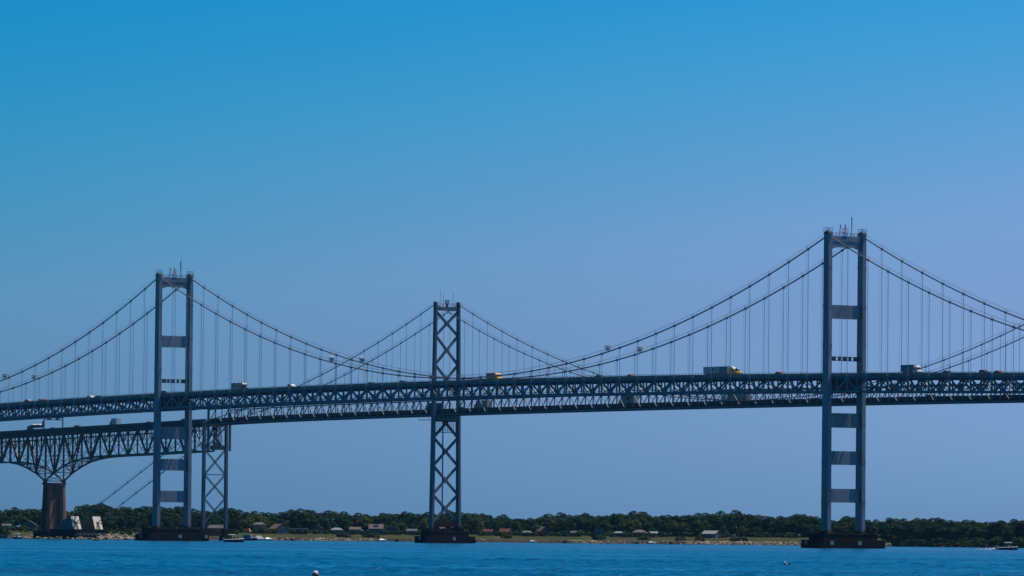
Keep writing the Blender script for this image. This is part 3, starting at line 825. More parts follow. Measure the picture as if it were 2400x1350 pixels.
for i, u in enumerate(nodes):
    brc.bar((u, -5, cb(u)), (u, 5, cb(u)), 0.4, 0.4); brc.bar((u, -5, ct(u)), (u, 5, ct(u)), 0.4, 0.9)
    h = ct(u) - cb(u); n = max(1, round(h / 9))
    for j in range(n):
        za, zd = cb(u) + h * j / n, cb(u) + h * (j + 1) / n
        brc.bar((u, -5, za), (u, 5, zd), 0.22, 0.22); brc.bar((u + 0.03, 5, za), (u + 0.03, -5, zd), 0.22, 0.22)
    if i + 1 < len(nodes):
        v = nodes[i + 1]; brc.bar((u, -5, cb(u)), (v, 5, cb(v)), 0.3, 0.25); brc.bar((u, 5, cb(u) - 0.03), (v, -5, cb(v) - 0.03), 0.3, 0.25)
for y in (-3, 0, 3): ribbon(lad, run(215, 530, PN), y - 0.12, y + 0.12, lambda u: ct(u) - 2.4, lambda u: ct(u) - 2.2)
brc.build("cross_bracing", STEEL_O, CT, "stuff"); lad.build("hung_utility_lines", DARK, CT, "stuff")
PC = empty("pier", CB)
for s in (-1, 1):
    b = MB(); n = 12; rows = []
    for zz, r in ((-2, 3.25), (3.2, 3.1), (27.1, 2.45), (27.19, 2.45)):
        rows.append([(364.5 + r * math.cos(2 * math.pi * j / n) * 0.95, s * (4.0 if zz < 5 else 3.55) + r * math.sin(2 * math.pi * j / n), zz) for j in range(n)])
    b.v = [v for r_ in rows for v in r_]
    for i in range(3):
        for j in range(n): b.f.append((i * n + j, i * n + (j + 1) % n, (i + 1) * n + (j + 1) % n, (i + 1) * n + j)); b.mi.append(0)
    b.f.append(tuple(range(3 * n, 4 * n))); b.mi.append(0)
    b.build("shaft", PIERC, PC)
    b = MB(); b.box(363.3, 365.7, s * CY - 0.6, s * CY + 0.6, 28.1, 29.2); b.build("bearing", DARK, PC)
b = MB(); b.frus((362.9, 366.1, -4.0, 4.0), -2, (363.1, 365.9, -3.6, 3.6), 27.2); b.build("web_wall", PIERC, PC)
b = MB(); b.box(362.25, 366.75, -5.75, 5.75, 27.2, 28.1); b.build("pier_cap", PIERC, PC)
b = MB(); b.box(359.5, 369.5, -9.0, 9.0, -2, 3.6); b.build("plinth", TIMBER, PC)

# ================================================================== things on the bridges
def place(M, u, y, z, heading=0.0):
    return M @ Matrix.Translation((u, y, z)) @ Matrix.Rotation(heading, 4, 'Z')
GAN = "lane signal gantries over the roads"
def gantry_tower(M, u, z, label, lamps):
    g = empty("lane_signal_gantry", None, place(M, u, 0, z)); tag(g, label, "sign gantry", GAN)
    for zz in (0.0, 1.35):
        b = MB(); b.box(-0.12, 0.12, -6.85, 6.85, zz - 0.1, zz + 0.1); b.build("crossbar", DARK, g)
    b = MB()
    for y in np.linspace(-6.6, 6.6, 7): b.box(-0.08, 0.08, y - 0.08, y + 0.08, 0.1, 1.25)
    b.build("uprights", DARK, g, "stuff")
    for y, hw in lamps:
        b = MB(); b.box(-0.3, 0.3, y - hw, y + hw, -0.15, 1.5); p = b.build("signal_panel", DARK, g)
        b = MB()
        for zz in (0.05, 1.35): b.tube([(-0.34, y + (zz - 0.7) * 0.5, 0.7), (-0.301, y + (zz - 0.7) * 0.5, 0.7)], 0.26, 10)
        b.build("signal_lens", GLASS, p)
    return g
gantry_tower(MW, 0, 68.2, "bar of dark lane signals slung between the legs of the nearer portal tower", ((4.9, 0.95), (2.2, 0.5), (-0.3, 0.95), (-2.5, 0.5), (-5.2, 0.95)))
gantry_tower(MW, 488, 68.2, "bar of dark lane signals slung between the legs of the farther portal tower", ((4.6, 0.95), (2.5, 0.5), (0.3, 0.95), (-2.2, 0.4), (-4.9, 0.95)))
g = empty("sign_gantry", None, place(ME, 366.2, 0, 55.2)); tag(g, "goalpost sign gantry over the road of the arched truss bridge", "sign gantry", GAN)
for s in (-1, 1):
    b = MB(); b.box(-0.22, 0.22, s * 5.35 - 0.22, s * 5.35 + 0.22, -0.9, 5.9); b.build("post", DARK, g)
for zz in (4.5, 5.7):
    b = MB(); b.box(-0.18, 0.18, -5.1, 5.1, zz - 0.16, zz + 0.16); b.build("crossbar", DARK, g)
for y in (2.4, -2.2):
    b = MB(); b.box(-0.25, 0.25, y - 0.95, y + 0.95, 4.45, 5.75); b.build("signal_panel", DARK, g)
b = MB()
for y in (4.4, 3.6, 1.0, 0, -3.6, -4.4): b.box(-0.07, 0.07, y - 0.07, y + 0.07, 4.6, 5.6)
b.build("uprights", DARK, g, "stuff")
b = MB(); b.box(-0.35, 0.35, 5.6, 6.3, 1.6, 3.8); b.build("control_cabinet", DARK, g)

CWP = "white work platforms clamped on the main cables"
def cable_platform(u, y, label):
    z = w_cable(u); sl = (w_cable(u + 1) - w_cable(u - 1)) / 2
    g = empty("cable_work_platform", None, place(MW, u, y, z + 0.25) @ Matrix.Rotation(-math.atan(sl), 4, 'Y')); tag(g, label, "work platform", CWP)
    b = MB()
    for du in (-0.9, 0, 0.9):
        for dy in (-0.7, 0.7): b.box(du - 0.07, du + 0.07, dy - 0.07, dy + 0.07, 0, 2.0)
    b.build("frame", OFFW, g)
    b = MB(); b.box(-0.95, 0.95, -0.8, 0.8, 1.95, 2.08); b.build("canopy", WHITE, g)
    b = MB(); b.box(-0.4, 0.15, -0.5, 0.5, 0.3, 1.4); b.build("housing", OFFW, g)
    b = MB(); b.bar((1.0, 0.9, 1.7), (1.8, 0.9, 2.5), 0.1, 0.1); b.bar((-1.0, 0.6, 0.1), (-1.5, 0.6, 0.9), 0.1, 0.1); b.build("brace", OFFW, g)
for u, yy, where in ((142.2, TY, "on the camera-side cable rising to the nearer portal tower"), (142.7, -TY, "on the far-side cable rising to the nearer portal tower"),
                  (344.9, TY, "on the camera-side cable rising to the farther portal tower"), (346.1, -TY, "on the far-side cable rising to the farther portal tower"),
                  (625.9, TY, "on the camera-side cable beyond the farther portal tower"), (626.5, -TY, "on the far-side cable beyond the farther portal tower")):
    cable_platform(u, yy, "small white work platform " + where)

MPG = "work platforms slung under the decks"
def deck_platform(M, u, z, label, arms, cage):
    g = empty("maintenance_platform", None, place(M, u, 0, z)); tag(g, label, "work platform", MPG)
    for a0, a1 in arms:
        b = MB(); b.box(a0, a1, 4.8, 5.6, -0.15, 0.1)
        for x in np.arange(a0, a1 + 0.01, (a1 - a0) / 3): b.box(x - 0.05, x + 0.05, 5.2, 5.3, 0.1, 2.2)
        b.build("walk_arm", OFFW if cage else GREYM, g)
    if cage:
        b = MB()
        for z_ in np.arange(-5.6, 0.1, 0.93): b.box(-1.3, -1.2, -5.6, 5.6, z_ - 0.06, z_ + 0.06)
        for y in np.arange(-5.6, 5.7, 1.12): b.box(-1.33, -1.17, y - 0.06, y + 0.06, -5.6, 0)
        b.box(-1.6, 1.2, -5.6, 5.6, -5.75, -5.5)
        b.build("scaffold_cage", DARK, g)
deck_platform(ME, 0, 55.6, "scaffold cage and two thin arms slung under the lattice tower's deck", ((-13.2, -2.0), (2.0, 14.5)), True)
deck_platform(MW, 478, 56.0, "thin work platform slung under the deck by the farther portal tower", ((-18.0, -8.0), (2.0, 12.0)), False)

# ---- vehicles
def wheel(parent, x, y, r=0.34, w=0.24):
    b = MB(); b.tube([(x, y - w / 2, r), (x, y + w / 2, r)], r, 10); o = b.build("wheel", BLACKM, parent)
    b = MB(); b.tube([(x, y - w / 2 - 0.01, r), (x, y + w / 2 + 0.01, r)], r * 0.55, 8); b.build("rim", GREYM, o)
CARPROF = {
    "car": ([(-2.25, 0.35), (2.25, 0.35), (2.3, 0.62), (2.1, 0.82), (1.0, 0.98), (0.25, 1.42), (-1.0, 1.46), (-1.75, 1.06), (-2.25, 0.98)],
            [(0.95, 0.96), (0.28, 1.36), (-0.98, 1.40), (-1.62, 1.02)]),
    "suv": ([(-2.35, 0.4), (2.35, 0.4), (2.4, 0.8), (2.25, 1.02), (1.15, 1.16), (0.5, 1.74), (-2.0, 1.78), (-2.35, 1.1)],
            [(1.08, 1.14), (0.5, 1.68), (-1.95, 1.70), (-2.2, 1.12)]),
    "pickup": ([(-2.7, 0.45), (2.7, 0.45), (2.75, 0.85), (2.6, 1.08), (1.5, 1.18), (0.9, 1.78), (-0.6, 1.80), (-0.8, 1.16), (-2.7, 1.14)],
            [(1.42, 1.16), (0.9, 1.70), (-0.55, 1.72), (-0.7, 1.18)])}
def car(mw, kind, m, label, group):
    g = empty({"car": "car", "suv": "suv_car", "pickup": "pickup_truck"}[kind], None, mw)
    tag(g, label, "pickup" if kind == "pickup" else "car", group)
    pr, wi = CARPROF[kind]
    b = MB(); b.prism(pr, -0.9, 0.9); b.build("body", m, g)
    b = MB(); b.prism(wi, -0.915, 0.915); b.build("window", GLASS, g)
    b = MB(); f = wi[0]; f2 = wi[1]
    b.add([(f[0] + 0.07, -0.8, f[1]), (f[0] + 0.07, 0.8, f[1]), (f2[0] + 0.07, 0.74, f2[1]), (f2[0] + 0.07, -0.74, f2[1])], [(0, 1, 2, 3)]); b.build("windscreen", GLASS, g)
    for s in (-1, 1):
        b = MB(); b.box(pr[2][0] - 0.12, pr[2][0] + 0.03, s * 0.62 - 0.2, s * 0.62 + 0.2, 0.62, 0.8); b.build("headlight", WHITE, g)
        for x in (-1.4, 1.42): wheel(g, x, s * 0.82)
    return g
def wrd(u): return wp(u) - 1.0
GW = "vehicles driving along the near bridge's deck"; GE = "vehicles driving along the far bridge and arched truss"
WH = math.pi                                              # near bridge traffic heads back towards the nearer tower
for u, y, kind, m, lab in (
    (611.7, 3.2, "suv", NAVY, "dark car at the head of a line of cars beyond the farther portal tower"),
    (605.3, -0.2, "suv", WHITE, "white car beside the dark cars beyond the farther portal tower"),
    (596.6, 3.3, "car", REDM, "dull red car in the line beyond the farther portal tower"),
    (582.9, -3.2, "car", NAVY, "low dark car behind the dull red one beyond the farther portal tower"),
    (559.9, 0.2, "suv", WHITE, "white car alone on the deck beyond the farther portal tower"),
    (547.3, 3.2, "car", NAVY, "low dark car following the lone white one beyond the farther portal tower"),
    (490.9, 3.2, "suv", NAVY, "dark car passing between the legs of the farther portal tower"),
    (383.6, 3.2, "suv", WHITE, "white car ahead of the beige motorhome, near the farther portal tower"),
    (325.6, 0.0, "car", NAVY, "dark car under the low cables, ahead of the white car"),
    (296.1, 3.2, "car", NAVY, "dark car with bright headlights beside the lattice tower"),
    (154.1, 3.2, "car", NAVY, "dark car where the far bridge's cables cross the deck"),
    (137.2, 0.0, "car", REDM, "red car behind the articulated lorry"),
    (35.4, 3.2, "car", REDM, "red car just short of the nearer portal tower"),
    (-66.3, 3.2, "car", NAVY, "dark saloon first behind the dark blue box truck"),
    (-83.6, 0.0, "suv", NAVY, "dark car second behind the dark blue box truck"),
    (-95.9, 3.2, "car", REDM, "maroon car third behind the dark blue box truck"),
    (-106.8, -3.2, "suv", TEAL, "tall teal car last behind the dark blue box truck")):
    car(place(MW, u, y, wrd(u), WH), kind, m, lab, GW)

def lorry(mw, label, group, body_len, height, bm_, cm_, long_nose=False, panel=None, sleeper=False, name="box_truck", roof=None, panel2=None, cat="truck"):
    """Forward is +x; the cab ends at x = 0 and the box lies behind."""
    g = empty(name, None, mw); tag(g, label, cat, group)
    nose = 1.9 if long_nose else 0.6
    cab_l = 3.4 if sleeper else 2.0
    b = MB()
    b.prism([(-nose - cab_l, 0.7), (0, 0.7), (0.05, 1.2), (-0.15, 1.65 if long_nose else 1.5), (-nose, 1.85 if long_nose else 1.7), (-nose - 0.55, 2.75), (-nose - cab_l, 2.85)], -1.15, 1.15)
    b.build("cab", cm_, g)
    b = MB(); b.prism([(-nose + 0.02, 1.86), (-nose - 0.5, 2.7), (-nose - 0.56, 2.7), (-nose - 0.1, 1.86)], -1.0, 1.0); b.build("windscreen", GLASS, g)
    for s in (-1, 1):
        b = MB(); b.box(-nose - 1.55, -nose - 0.55, s * 1.16 - 0.02, s * 1.16 + 0.02, 1.75, 2.55); b.build("side_window", GLASS, g)
        b = MB(); b.box(-0.12, 0.08, s * 0.85 - 0.18, s * 0.85 + 0.18, 0.95, 1.2); b.build("headlight", WHITE, g)
        b = MB(); b.box(-nose - 0.3, -nose - 0.15, s * 1.4 - 0.1, s * 1.4 + 0.1, 1.8, 2.5); b.build("mirror", BLACKM, g)
    if roof:
        b = MB(); b.prism([(-nose - 0.6, 2.72), (-nose - cab_l, 2.8), (-nose - cab_l, height - 0.05), (-nose - cab_l + 0.9, height - 0.1), (-nose - 1.0, 3.2)], -1.1, 1.1); b.build("roof_fairing", roof, g)
    x1 = -nose - cab_l - (0.9 if sleeper else 0.05); x0 = x1 - body_len
    b = MB(); b.box(x0, x1, -1.27, 1.27, 1.1, height); bx = b.build("cargo_box", bm_, g)
    b = MB()
    for x in np.linspace(x0 + 0.06, x1 - 0.06, max(3, int(body_len / 1.6))):
        for s in (-1, 1): b.box(x - 0.05, x + 0.05, s * 1.27 - 0.025, s * 1.27 + 0.025, 1.12, height - 0.04)
    for zz in (1.14, height - 0.07):
        for s in (-1, 1): b.box(x0, x1, s * 1.28 - 0.03, s * 1.28 + 0.03, zz - 0.05, zz + 0.05)
    b.build("box_ribs", bm_, bx, "stuff")
    for k_, pn in enumerate((panel, panel2)):
        if pn:
            pm, a, c, z0, z1 = pn
            for s in (-1, 1):
                b = MB(); b.box(x0 + a * body_len, x0 + c * body_len, s * 1.31 - 0.012, s * 1.31 + 0.012, z0, z1); b.build("side_panel", pm, bx)
    b = MB(); b.box(x0 + 0.2, -0.4, -0.5, 0.5, 0.55, 1.08); b.build("chassis", BLACKM, g)
    for s in (-1, 1):
        for x in ([-0.9] if not long_nose else [-1.1]) + [x0 + 1.6, x0 + 2.8] + ([x1 - 0.6, x1 - 1.9] if sleeper else []): wheel(g, x, s * 1.05, 0.5, 0.32)
    return g
lorry(place(MW, 61.5, 3.0, wrd(61.5), WH), "long grey articulated lorry with teal trailer end, white roof fairing and yellow bonnet", GW, 15.6, 3.75, TRAILER, YELM, True, (TEAL, 0.66, 0.98, 1.3, 3.6), True, "articulated_truck", WHITE, (BLACKM, 0.36, 0.40, 2.2, 3.1))
lorry(place(MW, -49.5, 3.0, wrd(-49.5), WH), "dark blue box truck with a white cab on the deck past the nearer portal tower", GW, 7.0, 3.6, BOXB, WHITE, False, None, False, "box_truck", WHITE)
lorry(place(MW, 227.5, 1.5, wrd(227.5), WH), "yellow rental box truck with a purple side panel beside the lattice tower", GW, 5.4, 3.3, YELM, YELM, False, (PURP, 0.04, 0.98, 1.9, 3.0), False, "box_truck", YELM)
# motorhome
g = empty("motorhome", None, place(MW, 421.5, 3.0, wrd(421.5), WH)); tag(g, "beige motorhome with an overcab bunk on the deck near the farther portal tower", "motorhome", GW)
b = MB(); b.prism([(-10.4, 0.6), (-1.9, 0.6), (-1.9, 2.0), (-0.9, 2.35), (-0.7, 2.7), (-1.1, 3.2), (-2.0, 3.35), (-10.4, 3.3)], -1.2, 1.2); b.build("body", BEIGE, g)
b = MB(); b.prism([(-2.2, 0.6), (0, 0.6), (0.05, 1.1), (-0.9, 1.3), (-1.5, 2.0), (-2.2, 2.0)], -1.05, 1.05); b.build("cab", NAVY, g)
for x in (-9.2, -7.9, -4.6):
    for s in (-1, 1): b = MB(); b.box(x - 0.55, x + 0.55, s * 1.2 - 0.02, s * 1.2 + 0.02, 1.7, 2.5); b.build("window", GLASS, g)
for x in (-8.6, -2.6): b = MB(); b.frus((x - 0.6, x + 0.6, -0.5, 0.5), 3.3, (x - 0.45, x + 0.45, -0.35, 0.35), 3.75); b.build("roof_unit", WHITE, g)
for s in (-1, 1):
    for x in (-1.0, -7.6): wheel(g, x, s * 0.98, 0.42, 0.26)

def erd(u): return eb(u) + 2.06 if u < 205 else zc(u) - 0.84
for u, y, kind, m, lab in (
    (395.5, -2.2, "suv", NAVY, "low dark car in front of the flatbed on the arched truss bridge"),
    (362.9, 2.3, "car", NAVY, "dark car under the goalpost gantry of the arched truss bridge"),
    (345.7, -2.2, "car", TEAL, "dark car just past the goalpost gantry on the arched truss bridge"),
    (337.9, 2.3, "suv", NAVY, "rounded dark car with a bright headlamp behind the goalpost gantry"),
    (274.0, -2.2, "suv", REDM, "dark red car behind the white box truck on the arched truss bridge"),
    (232.4, 2.0, "suv", NAVY, "dark car seen between the legs of the farther portal tower"),
    (-54.7, -2.0, "car", WHITE, "white car on the far bridge beside the lattice tower's box truck"),
    (-15.4, 2.0, "suv", NAVY, "dark car with a bright lamp just past the lattice tower"),
    (-358.2, -2.0, "suv", NAVY, "dark car on the far bridge seen under the near truss, past the nearer tower"),
    (-408.4, -2.0, "suv", GREYM, "grey car on the far bridge at the end of the queue past the nearer tower")):
    car(place(ME, u, y, erd(u), 0.0), kind, m, lab, GE)
lorry(place(ME, 303.5, 2.0, erd(303.5), 0), "plain white box truck on the arched truss bridge", GE, 4.6, 4.1, BOXW, OFFW, False, None, False, "box_truck", OFFW)
lorry(place(ME, -28.0, 2.0, erd(-28), 0), "white box truck on the far bridge beside the lattice tower", GE, 8.6, 4.3, OFFW, OFFW, False, None, False, "box_truck", OFFW)
lorry(place(ME, -143.0, 2.0, erd(-143), 0), "white box truck with a dull pink side panel on the far bridge", GE, 9.2, 4.4, OFFW, OFFW, False, (ROOFP, 0.25, 0.62, 2.4, 3.7), False, "box_truck", OFFW)
lorry(place(ME, -218.5, 2.0, erd(-218), 0), "white articulated lorry with a tall sleeper cab on the far bridge", GE, 14.0, 4.3, OFFW, WHITE, True, (GREYM, 0.1, 0.6, 1.8, 2.1), True, "articulated_truck", WHITE)
lorry(place(ME, 13.0, 2.0, erd(13), 0), "dark humped tipper truck passing through the lattice tower", GE, 6.6, 3.9, NAVY, NAVY, True, (REDM, 0.0, 0.2, 2.4, 3.4), False, "tipper_truck", NAVY)
# flatbed with machines
g = empty("flatbed_truck", None, place(ME, 388.0, 2.0, erd(388), 0)); tag(g, "dark flatbed truck with white-topped load on the arched truss bridge", "truck", GE)
b = MB(); b.box(-14.0, -2.6, -1.25, 1.25, 0.95, 1.25); b.build("bed", BLACKM, g)
b = MB(); b.prism([(-2.4, 0.7), (0, 0.7), (0.05, 1.4), (-0.5, 2.8), (-2.4, 2.9)], -1.2, 1.2); b.build("cab", NAVY, g)
b = MB(); b.box(-13.2, -3.4, -1.2, 1.2, 1.9, 3.4); b.build("load", NAVY, g)
for x in (-11.2, -9.4, -6.2, -4.6): b = MB(); b.frus((x - 0.7, x + 0.7, -0.8, 0.8), 3.4, (x - 0.4, x + 0.4, -0.5, 0.5), 3.8); b.build("load_cover", WHITE, g)
for s in (-1, 1):
    for x in (-1.2, -11.5, -12.8): wheel(g, x, s * 1.0, 0.5, 0.3)

# ================================================================== boats and floats
def hull(g, L, Bm, H, m, stripe=None, zb=-0.35):
    secs = 9; b = MB()
    for i in range(secs):
        t = i / (secs - 1); x = -L / 2 + L * t
        w = Bm / 2 * (1 - max(0, (t - 0.45) / 0.55) ** 2.2 * 0.97); sh = H * (1 + 0.35 * t * t); k = zb + (0.55 * max(0, t - 0.6) ** 1.3)
        b.v += [(x, -w, sh), (x, -w * 0.82, sh * 0.25), (x, 0, k), (x, w * 0.82, sh * 0.25), (x, w, sh)]
    for i in range(secs - 1):
        for j in range(4): b.f.append((i * 5 + j, (i + 1) * 5 + j, (i + 1) * 5 + j + 1, i * 5 + j + 1)); b.mi.append(0)
        b.f.append((i * 5 + 4, (i + 1) * 5 + 4, (i + 1) * 5, i * 5)); b.mi.append(0)
    b.f.append((0, 1, 2, 3, 4)); b.mi.append(0)
    h = b.build("hull", m, g)
    if stripe:
        b = MB()
        for s in (-1, 1):
            pts = []
            for i in range(secs):
                t = i / (secs - 1); x = -L / 2 + L * t
                pts.append((x, s * Bm / 2 * (1 - max(0, (t - 0.45) / 0.55) ** 2.2 * 0.97), H * (1 + 0.35 * t * t)))
            b.tube(pts, 0.11, 5)
        b.build("gunwale", stripe, g)
    return h
def outboard(g, L, H, m):
    b = MB(); b.prism([(-L / 2 - 0.75, H + 0.1), (-L / 2 - 0.05, H + 0.1), (-L / 2 - 0.05, H + 0.75), (-L / 2 - 0.6, H + 0.9)], -0.28, 0.28)
    b.box(-L / 2 - 0.5, -L / 2 - 0.2, -0.12, 0.12, -0.5, H + 0.1); b.build("outboard_motor", m, g)
def t_top(g, x, z0, z1, l, w, m, name="hard_top"):
    for dx in (-l * 0.32, l * 0.32):
        for s in (-1, 1):
            b = MB(); b.bar((x + dx, s * w * 0.32, z0), (x + dx, s * w * 0.4, z1), 0.07, 0.07); b.build("top_post", GREYM, g)
    b = MB(); b.frus((x - l / 2, x + l / 2, -w / 2, w / 2), z1, (x - l / 2 + 0.15, x + l / 2 - 0.1, -w / 2 + 0.12, w / 2 - 0.12), z1 + 0.22); b.build(name, m, g)
def boat_at(X, Y, yaw, name, label, group="boats on the bay"):
    g = empty(name, None, Matrix.Translation((X, Y, 0.05)) @ Matrix.Rotation(yaw, 4, 'Z')); return tag(g, label, "boat", group)
# dark runabout by the side tower's pedestal
g = boat_at(-104.6, 2300, R(6), "motor_boat", "dark hulled motor boat with white gunwale and blue canopy by the far bridge's side pier")
hull(g, 7.4, 2.5, 1.0, NAVY, WHITE); outboard(g, 7.4, 0.9, WHITE)
t_top(g, -0.9, 1.0, 2.75, 2.9, 2.1, WHITE); t_top(g, 0.7, 1.0, 2.35, 2.2, 1.9, BLUEM, "canvas_top")
b = MB(); b.prism([(0.9, 1.05), (1.7, 1.05), (1.1, 1.85), (0.85, 1.85)], -0.95, 0.95); b.build("windscreen", GLASS, g)
b = MB(); b.box(-0.3, 0.4, -0.5, 0.5, 0.8, 1.7); b.build("console", OFFW, g)
# cabin cruiser behind
g = boat_at(-134.0, 3120, R(-20), "cabin_cruiser", "white cabin cruiser with flybridge and orange canopy behind the dark motor boat")
hull(g, 8.5, 3.0, 1.2, NAVY, WHITE)
b = MB(); b.prism([(-3.2, 1.2), (1.8, 1.2), (0.8, 2.6), (-3.0, 2.7)], -1.15, 1.15); b.build("cabin", BLUEM, g)
b = MB(); b.box(-3.2, 1.2, -1.3, 1.3, 2.7, 2.95); b.build("flybridge", WHITE, g)
t_top(g, -1.2, 2.95, 4.7, 3.6, 2.2, WHITE); b = MB(); b.frus((-3.6, 0.4, -1.0, 1.0), 5.1, (-3.2, -0.3, -0.7, 0.7), 6.2); b.build("orange_canopy", ORANGE, g)
b = MB(); b.bar((-1.6, 0, 4.9), (-1.6, 0, 5.2), 0.2, 0.2); b.build("mast", GREYM, g)
# centre console under way
g = boat_at(178.2, 2165, R(-4), "fishing_boat", "dark centre console boat with white hard top speeding past the wooded shore")
hull(g, 6.8, 2.4, 0.85, NAVY, WHITE); outboard(g, 6.8, 0.8, WHITE); t_top(g, 0.0, 0.9, 2.55, 3.0, 1.9, WHITE)
b = MB(); b.box(-0.1, 0.75, -0.45, 0.45, 0.7, 1.65); b.build("console", WHITE, g)
b = MB(); b.box(1.1, 2.7, -0.7, 0.7, 0.95, 1.15); b.build("bow_cushion", BEIGE, g)
b = MB()
for i in range(70):
    t = random.random(); x = -3.6 - t * 9; w = 0.25 + 0.9 * t
    y = random.uniform(-w, w); r = random.uniform(0.12, 0.42) * (1.1 - 0.7 * t); z = random.uniform(0.0, 0.5 * (1 - t) + 0.12)
    b.frus((x - r, x + r, y - r, y + r), z - 0.2, (x - r * 0.4, x + r * 0.4, y - r * 0.4, y + r * 0.4), z + r * 0.7)
o = b.build("wake_foam", FOAM); o.matrix_basis = g.matrix_basis.copy(); tag(o, kind="stuff")
# small boat at the left shore
g = boat_at(-231.5, 2850, R(160), "fishing_boat", "small dark boat with a white cover lying by the concrete pier")
hull(g, 5.2, 2.0, 0.8, NAVY, WHITE); t_top(g, 0.3, 0.8, 2.4, 2.2, 1.6, WHITE)
b = MB(); b.box(-0.5, 0.6, -0.5, 0.5, 0.7, 1.7); b.build("console", WHITE, g); b = MB(); b.bar((0.3, 0, 2.5), (0.3, 0, 3.4), 0.09, 0.09); b.build("mast", OFFW, g)
# covered white boats moored along the beach
for x, L, H, lab in ((594, 6.0, 1.7, "white covered boat moored next to the dark motor boat's bow"), (615, 7.0, 2.1, "tallest white covered boat moored off the lawn"),
                  (636, 5.2, 1.1, "low white covered boat, last of three moored off the lawn"), (903, 4.8, 1.0, "white boat moored below the house with the dormer"),
                  (1254, 3.6, 1.1, "small white boat with a tan cover moored off the yellow awning house"), (1532, 3.8, 0.8, "small white boat tied up below the brown hipped roof")):
    X, d, z = at_shore(x, -8)
    g = boat_at(X, d, R(random.uniform(-15, 15)), "moored_boat", lab, "white boats moored along the beach")
    hull(g, L, 1.9, 0.75, WHITE, OFFW)
    b = MB(); b.add([(-L * 0.46, -0.92, 0.72), (L * 0.34, -0.92, 0.82), (L * 0.34, 0.92, 0.82), (-L * 0.46, 0.92, 0.72), (-L * 0.22, 0, H + 0.55), (L * 0.06, 0, H + 0.45)], [(3, 2, 1, 0), (0, 1, 5, 4), (2, 3, 4, 5), (1, 2, 5), (3, 0, 4)]); b.build("boat_cover", WHITE if x != 1254 else BEIGE, g)
    outboard(g, L, 0.7, GREYM)

def rider(name_label, mw, shirt):
    vs = [(-0.25, 0, 0.85), (-0.12, 0, 1.15), (0.0, 0, 1.42), (0.02, 0, 1.56), (0.04, 0, 1.70), (0.05, 0, 1.80),
          (-0.02, 0.2, 1.38), (0.22, 0.27, 1.18), (0.48, 0.24, 1.12), (-0.02, -0.2, 1.38), (0.22, -0.27, 1.18), (0.48, -0.24, 1.12),
          (0.18, 0.2, 0.86), (0.12, 0.24, 0.45), (0.26, 0.24, 0.38), (0.18, -0.2, 0.86), (0.12, -0.24, 0.45), (0.26, -0.24, 0.38)]
    es = [(0, 1), (1, 2), (2, 3), (3, 4), (4, 5), (2, 6), (6, 7), (7, 8), (2, 9), (9, 10), (10, 11), (0, 12), (12, 13), (13, 14), (0, 15), (15, 16), (16, 17)]
    rs = [.16, .15, .15, .06, .105, .08, .07, .05, .04, .07, .05, .04, .095, .06, .045, .095, .06, .045]
    me = bpy.data.meshes.new("person"); me.from_pydata(vs, es, [])
    o = bpy.data.objects.new("person", me); COL.objects.link(o); o.matrix_basis = mw
    md = o.modifiers.new("skin", 'SKIN'); o.modifiers.new("sub", 'SUBSURF').render_levels = 1
    for i, sv in enumerate(me.skin_vertices[0].data): sv.radius = (rs[i], rs[i]); sv.use_root = (i == 0)
    me.materials.append(SKIN)
    b = MB(); b.tube([(-0.24, 0, 0.88), (-0.12, 0, 1.15), (0.0, 0, 1.46)], 0.2, 8); b.build("life_vest", shirt, o)
    return tag(o, name_label, "person", "riders on the water scooters")
for X, Y, yaw, m, sh, lab, pl in ((-180.7, 2545, R(200), WHITE, YELM, "white water scooter in front of the anchorage", "person in a yellow vest riding the white water scooter"),
                              (-167.0, 2450, R(170), REDM, REDM, "red water scooter in front of the rock jetty", "person in a red vest riding the red water scooter")):
    mw = Matrix.Translation((X, Y, 0.05)) @ Matrix.Rotation(yaw, 4, 'Z')
    g = empty("water_scooter", None, mw); tag(g, lab, "water scooter", "water scooters by the anchorage")
    hull(g, 3.1, 1.15, 0.45, m, WHITE, -0.2)
    b = MB(); b.prism([(-1.2, 0.45), (0.9, 0.45), (0.6, 0.95), (0.35, 1.0), (0.15, 0.75), (-1.1, 0.8)], -0.22, 0.22); b.build("seat", BLACKM, g)
    b = MB(); b.bar((0.42, -0.4, 1.08), (0.42, 0.4, 1.08), 0.06, 0.06); b.bar((0.5, 0, 0.85), (0.42, 0, 1.08), 0.08, 0.08); b.build("handlebar", BLACKM, g)
    rider(pl, mw, sh)
# marker buoy at the bottom of the frame
g = empty("marker_buoy", None, Matrix.Translation((-12.4, 385, -0.08)) @ Matrix.Rotation(R(14), 4, 'Y')); tag(g, "white buoy with a dark red band bobbing in the open water", "buoy", None)
def lathe(prof, n=14):
    b = MB()
    for z, r in prof:
        b.v += [(r * math.cos(2 * math.pi * j / n), r * math.sin(2 * math.pi * j / n), z) for j in range(n)]
    for i in range(len(prof) - 1):
        for j in range(n): b.f.append((i * n + j, i * n + (j + 1) % n, (i + 1) * n + (j + 1) % n, (i + 1) * n + j)); b.mi.append(0)
    b.f.append(tuple(range((len(prof) - 1) * n, len(prof) * n))); b.mi.append(0)
    return b
lathe([(-0.3, 0.16), (0.05, 0.18), (0.2, 0.18)]).build("body", WHITE, g, smooth=True)
lathe([(0.2, 0.185), (0.21, 0.195), (0.36, 0.195), (0.37, 0.185)]).build("band", REDM, g, smooth=True)
lathe([(0.36, 0.18), (0.44, 0.165), (0.5, 0.12), (0.53, 0.04)]).build("cap", WHITE, g, smooth=True)
g = empty("crab_float", None, Matrix.Translation((28.9, 632, 0.08)) @ Matrix.Rotation(R(-38), 4, 'Y') @ Matrix.Scale(0.85, 4)); tag(g, "tilted pale crab pot float with a small dark red toggle ball", "buoy", None)
